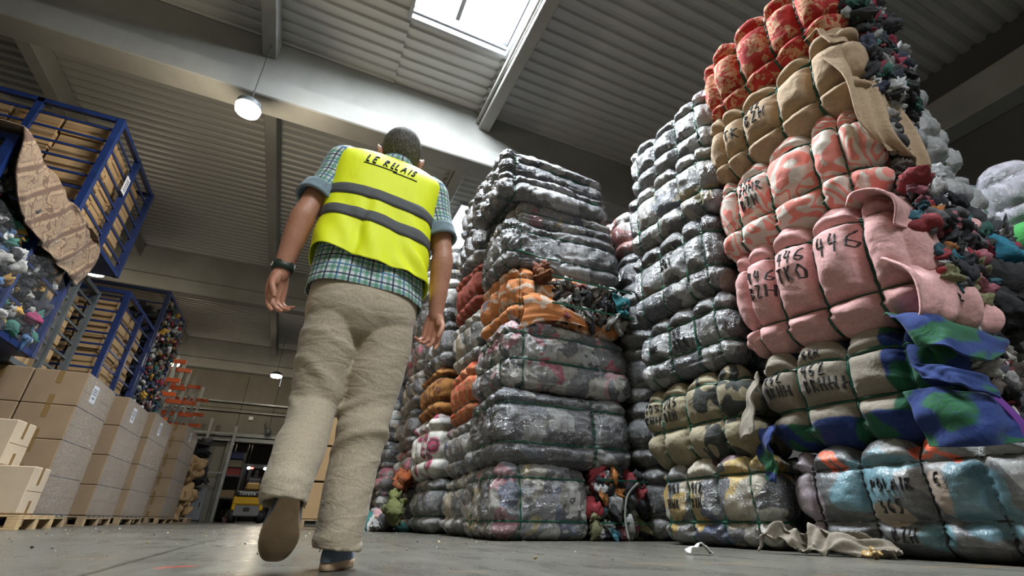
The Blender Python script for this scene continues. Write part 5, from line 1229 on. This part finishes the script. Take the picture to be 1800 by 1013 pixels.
cage(-5.1, -3.35, 12.4, 14.6, 0, 1.05, BLUED, 'lowest dark blue cage behind the third carton stack', nb=2, nbz=2)
# ---- orange racking with galvanised uprights
ORG = simple('orange_paint', (.62, .10, .02), .45)
for i, y in enumerate((15.9, 16.9, 18.0, 19.1, 20.2, 21.3, 22.4)):
    x = -3.75; o = empty('rack_frame', (x, y, 0), label='galvanised rack upright frame, %s from the camera' % ['first', 'second', 'third', 'fourth', 'fifth', 'sixth', 'seventh'][i], cat='rack')
    top = 4.55+.06*i
    MB().bar((0, 0, 0), (0, 0, top), .09, .07).build('upright', GALV, o); MB().bar((-1.1, 0, 0), (-1.1, 0, top), .09, .07).build('upright', GALV, o)
    b = MB(); z = .3; s_ = 0
    while z < top-.6: b.bar((-1.05 if s_ else -.05, 0, z), (-.05 if s_ else -1.05, 0, z+.55), .03); z += .55; s_ ^= 1
    b.build('bracing', GALV, o)
    if i in (0, 1, 3, 5):
        for z in (2.5, 3.2, 3.6, 4.15):
            MB().box(-4.2, .45, .05, .11, z, z+.12).build('orange_beam', ORG, o)
# ---- crushed cardboard, lockers, black garments
v, f, c_ = rag_mass(26, (-3.3, -2.75, 19.1, 20.0, .25, 1.9), .26, [(.42, .29, .16), (.36, .25, .14), (.48, .34, .2)], 207, (.9, .9, 1.3)); tag(mesh_obj('crushed_cartons', v, f, CARDY, None), 'heap of torn crushed cardboard beyond the carton stacks', 'cardboard', kind='stuff')
pallet(-3.05, 19.5, 1.0, 1.0, 'pallet under the crushed cardboard heap')
gl = simple('locker_grey', (.19, .20, .21), .5)
for k, x in enumerate((-3.28, -2.78)):
    o = empty('metal_locker', (x, 21.9, 0), label='tall grey locker, %s' % ['left one of the pair by the gate', 'right one of the pair by the gate'][k], cat='locker')
    MB().box(-.23, .23, -.25, .25, .08, 2.25 if k == 0 else 1.15, .01).build('locker_body', gl, o); MB().box(-.20, .20, -.262, -.25, .14, 1.08).build('locker_door', gl, o); MB().box(.12, .15, -.275, -.262, .5, .65).build('handle', BLACK, o)
    MB().box(-.2, .2, -.2, .2, 0, .08).build('plinth', DKST, o)
v, f, c_ = rag_mass(9, (-3.45, -3.0, 21.35, 21.6, 2.3, 2.75), .20, [(.012, .012, .014)], 208, (1.2, .8, .9)); tag(mesh_obj('black_garment', v, f, BLK2, None), 'black jacket heaped on top of the tall locker', 'jacket')
v, f, c_ = rag_mass(7, (-2.95, -2.6, 21.35, 21.55, 1.15, 1.65), .17, [(.012, .012, .014)], 209, (1.1, .8, 1.3)); tag(mesh_obj('black_garment', v, f, BLK2, None), 'black jacket hanging over the lower locker', 'jacket')
# ---- things beyond the person's legs: cartons on a pallet
pallet(.95, 10.2, 1.2, 1.0, 'pallet seen between the walking man\'s legs')
for k in range(4): carton(.38, 1.42, 9.75, 10.65, .15+.62*k, .74+.62*k, '%s of the four large cartons seen between the man\'s legs' % ['lowest', 'second', 'third', 'topmost'][k], mat=CARDY)
# ---- wall fittings
MB().box(-2.02, -1.84, YF-.08, YF-.005, 4.10, 4.26, .01).build('wall_box', simple('white_plastic', (.6, .6, .58), .5)); tag(bpy.data.objects['wall_box'], 'small white junction box on the end wall above the gate', 'junction box')
o = empty('wall_speaker', (-1.1, YF-.30, 3.62), label='dark siren horn with arm over the gate header', cat='siren'); MB().sphere((0, 0, 0), (.14, .12, .16)).build('horn', DKST, o, True); MB().bar((-.02, 0, .1), (-.22, .05, .52), .05).build('arm', DKST, o); MB().box(-.03, .03, 0, .28, -.03, .03).build('bracket', DKST, o)
o = tag(MB().box(-.05, .22, YF-.14, YF-.01, 3.66, 3.76).build('wall_box', DKST), 'small dark box on the wall right of the siren', 'junction box')
# ---- forklift in the gate
FY = 22.3; fx = -1.12
YEL = simple('forklift_yellow', (.72, .40, .01), .4); FBK = simple('forklift_black', (.02, .021, .022), .45); FGR = simple('forklift_grey', (.20, .20, .20), .5)
o = empty('forklift', (fx, FY, 0), label='yellow and black forklift seen from the rear in the far gate', cat='forklift')
b = MB().box(-.54, .54, .0, 1.3, .62, .92, .05).box(-.54, -.40, .02, .5, .42, .7, .04).box(.40, .54, .02, .5, .42, .7, .04); b.build('counterweight', YEL, o)
MB().box(-.46, .46, .03, 1.2, .22, .62, .04).build('chassis', FGR, o); MB().box(-.10, .10, -.02, .04, .42, .54).build('tow_pin', FBK, o)
MB().box(-.50, .50, -.03, .9, .90, 1.12, .06).build('engine_hood', FBK, o); MB().box(-.22, .26, .06, .5, 1.16, 1.42, .05).build('gas_tank', simple('ochre_tank', (.40, .24, .06), .5), o)
for sx in (-1, 1):
    w2 = MB().tube([(sx*.40, .28, .24), (sx*.58, .28, .24)], .24, 22).build('wheel', BLACK, o, True); MB().tube([(sx*.575, .28, .24), (sx*.59, .28, .24)], .12, 14).build('hub', FGR, w2)
    w2 = MB().tube([(sx*.42, 1.75, .29), (sx*.62, 1.75, .29)], .29, 22).build('wheel', BLACK, o, True); MB().tube([(sx*.615, 1.75, .29), (sx*.63, 1.75, .29)], .14, 14).build('hub', FGR, w2)
b = MB()
for sx in (-1, 1): b.bar((sx*.48, .25, 1.1), (sx*.45, .45, 2.12), .06).bar((sx*.48, 1.6, .9), (sx*.45, 1.45, 2.12), .05).bar((sx*.45, .45, 2.12), (sx*.45, 1.45, 2.12), .06)
for k in range(6): b.bar((-.45, .45+.2*k, 2.12), (.45, .45+.2*k, 2.12), .035)
b.build('overhead_guard', FBK, o)
b = MB()
for sx in (-1, 1): b.bar((sx*.32, 2.05, .05), (sx*.32, 2.05, 2.2), .12)
b.bar((-.32, 2.05, 2.15), (.32, 2.05, 2.15), .08).bar((-.32, 2.05, 1.2), (.32, 2.05, 1.2), .06); b.build('mast', FBK, o)
for sx in (-.25, .25): MB().bar((sx, 2.15, .1), (sx, 3.2, .1), .10, .04).build('fork', FBK, o)
MB().box(-.24, .24, .8, 1.3, 1.10, 1.22, .04).box(-.24, .24, .70, .80, 1.2, 1.62, .04).build('seat', FBK, o)
MB().box(-.46, .46, .3, 1.75, .88, .9).build('deck_plate', FBK, o)
WL = emis('lit_white_lamp', (1, 1, 1), 30); RL = emis('lit_red_lamp', (1, .12, .10), 6)
for sx, m_ in ((-.30, WL), (.30, WL)): MB().sphere((sx, .40, 1.98), (.06, .04, .05)).build('work_light', m_, o, True); MB().box(sx+.07, sx+.17, .38, .42, 1.95, 2.01).build('tail_light', RL, o)
FS = lambda u, v: (np.stack([np.atleast_1d(u), np.full(np.size(u), -.032), np.atleast_1d(v)], 1), np.tile([[0, -1., 0]], (np.size(u), 1)))
st = text_strokes('TOYOTA', -.33, .965, .105, wd=.8); st = [[((p[0]+.33)*1.42-.36, p[1]) for p in s] for s in st]
ribbon(st, FS, .020, .004, 'maker_lettering', simple('white_letters', (.8, .8, .8), .5), o)
dr = MB(); add_ = lambda VF: dr.add(*VF)
for P_, R_ in (([(0, 1.08, 1.22), (0, 1.08, 1.45), (0, 1.1, 1.66)], [.16, .17, .13]), ([(0, 1.1, 1.66), (0, 1.12, 1.78)], [.06, .06]), ([(-.2, 1.1, 1.64), (-.3, 1.2, 1.4), (-.2, 1.45, 1.35)], [.07, .05, .04]), ([(.2, 1.1, 1.64), (.3, 1.2, 1.4), (.2, 1.45, 1.35)], [.07, .05, .04]),
                ([(-.1, 1.1, 1.25), (-.12, 1.5, 1.25), (-.12, 1.55, .95)], [.09, .07, .05]), ([(.1, 1.1, 1.25), (.12, 1.5, 1.25), (.12, 1.55, .95)], [.09, .07, .05])): add_(chain(P_, R_, 12))
dr.sphere((0, 1.13, 1.87), (.085, .10, .12))
pr = empty('person', (fx, FY+1.08, 1.22), label='forklift driver in dark clothes, seen from behind far away', cat='person')
dr.V = [(x, y-1.08, z-1.22) for x, y, z in dr.V]; fuse('body', dr, .02, BLK2, pr, 2)
# shelf and clothes beyond the gate on its left
o = empty('storage_rack', (-2.15, 26.2, 0), label='rack of boxes and cloth just inside the gate, left', cat='rack')
b = MB()
for x in (-.35, .35):
    for y in (-1, 1): b.bar((x, y, 0), (x, y, 3.4), .07)
for z in (.9, 1.8): b.box(-.35, .35, -1, 1, z, z+.06)
b.build('shelf_frame', DKST, o)
for i, (z, c) in enumerate(((.96, (.35, .25, .15)), (1.86, (.3, .05, .04)), (2.2, (.35, .3, .2)), (2.55, (.1, .12, .25)))):
    tag(MB().box(-2.42, -1.9, 25.3, 26.8, z, z+.30, .01).build('storage_box', simple('box_colour', c, .7)), '%s box on the rack inside the gate' % ['brown', 'red', 'beige, second from top', 'dark blue, topmost'][i], 'box')
v, f, c_ = rag_mass(60, (-2.45, -1.75, 27.4, 29.0, .03, .9), .16, 'mixed', 210); tag(mesh_obj('clothes_heap', v, f, RAG, None, col=c_), 'heap of clothes on the floor just inside the gate', 'clothes', kind='stuff')
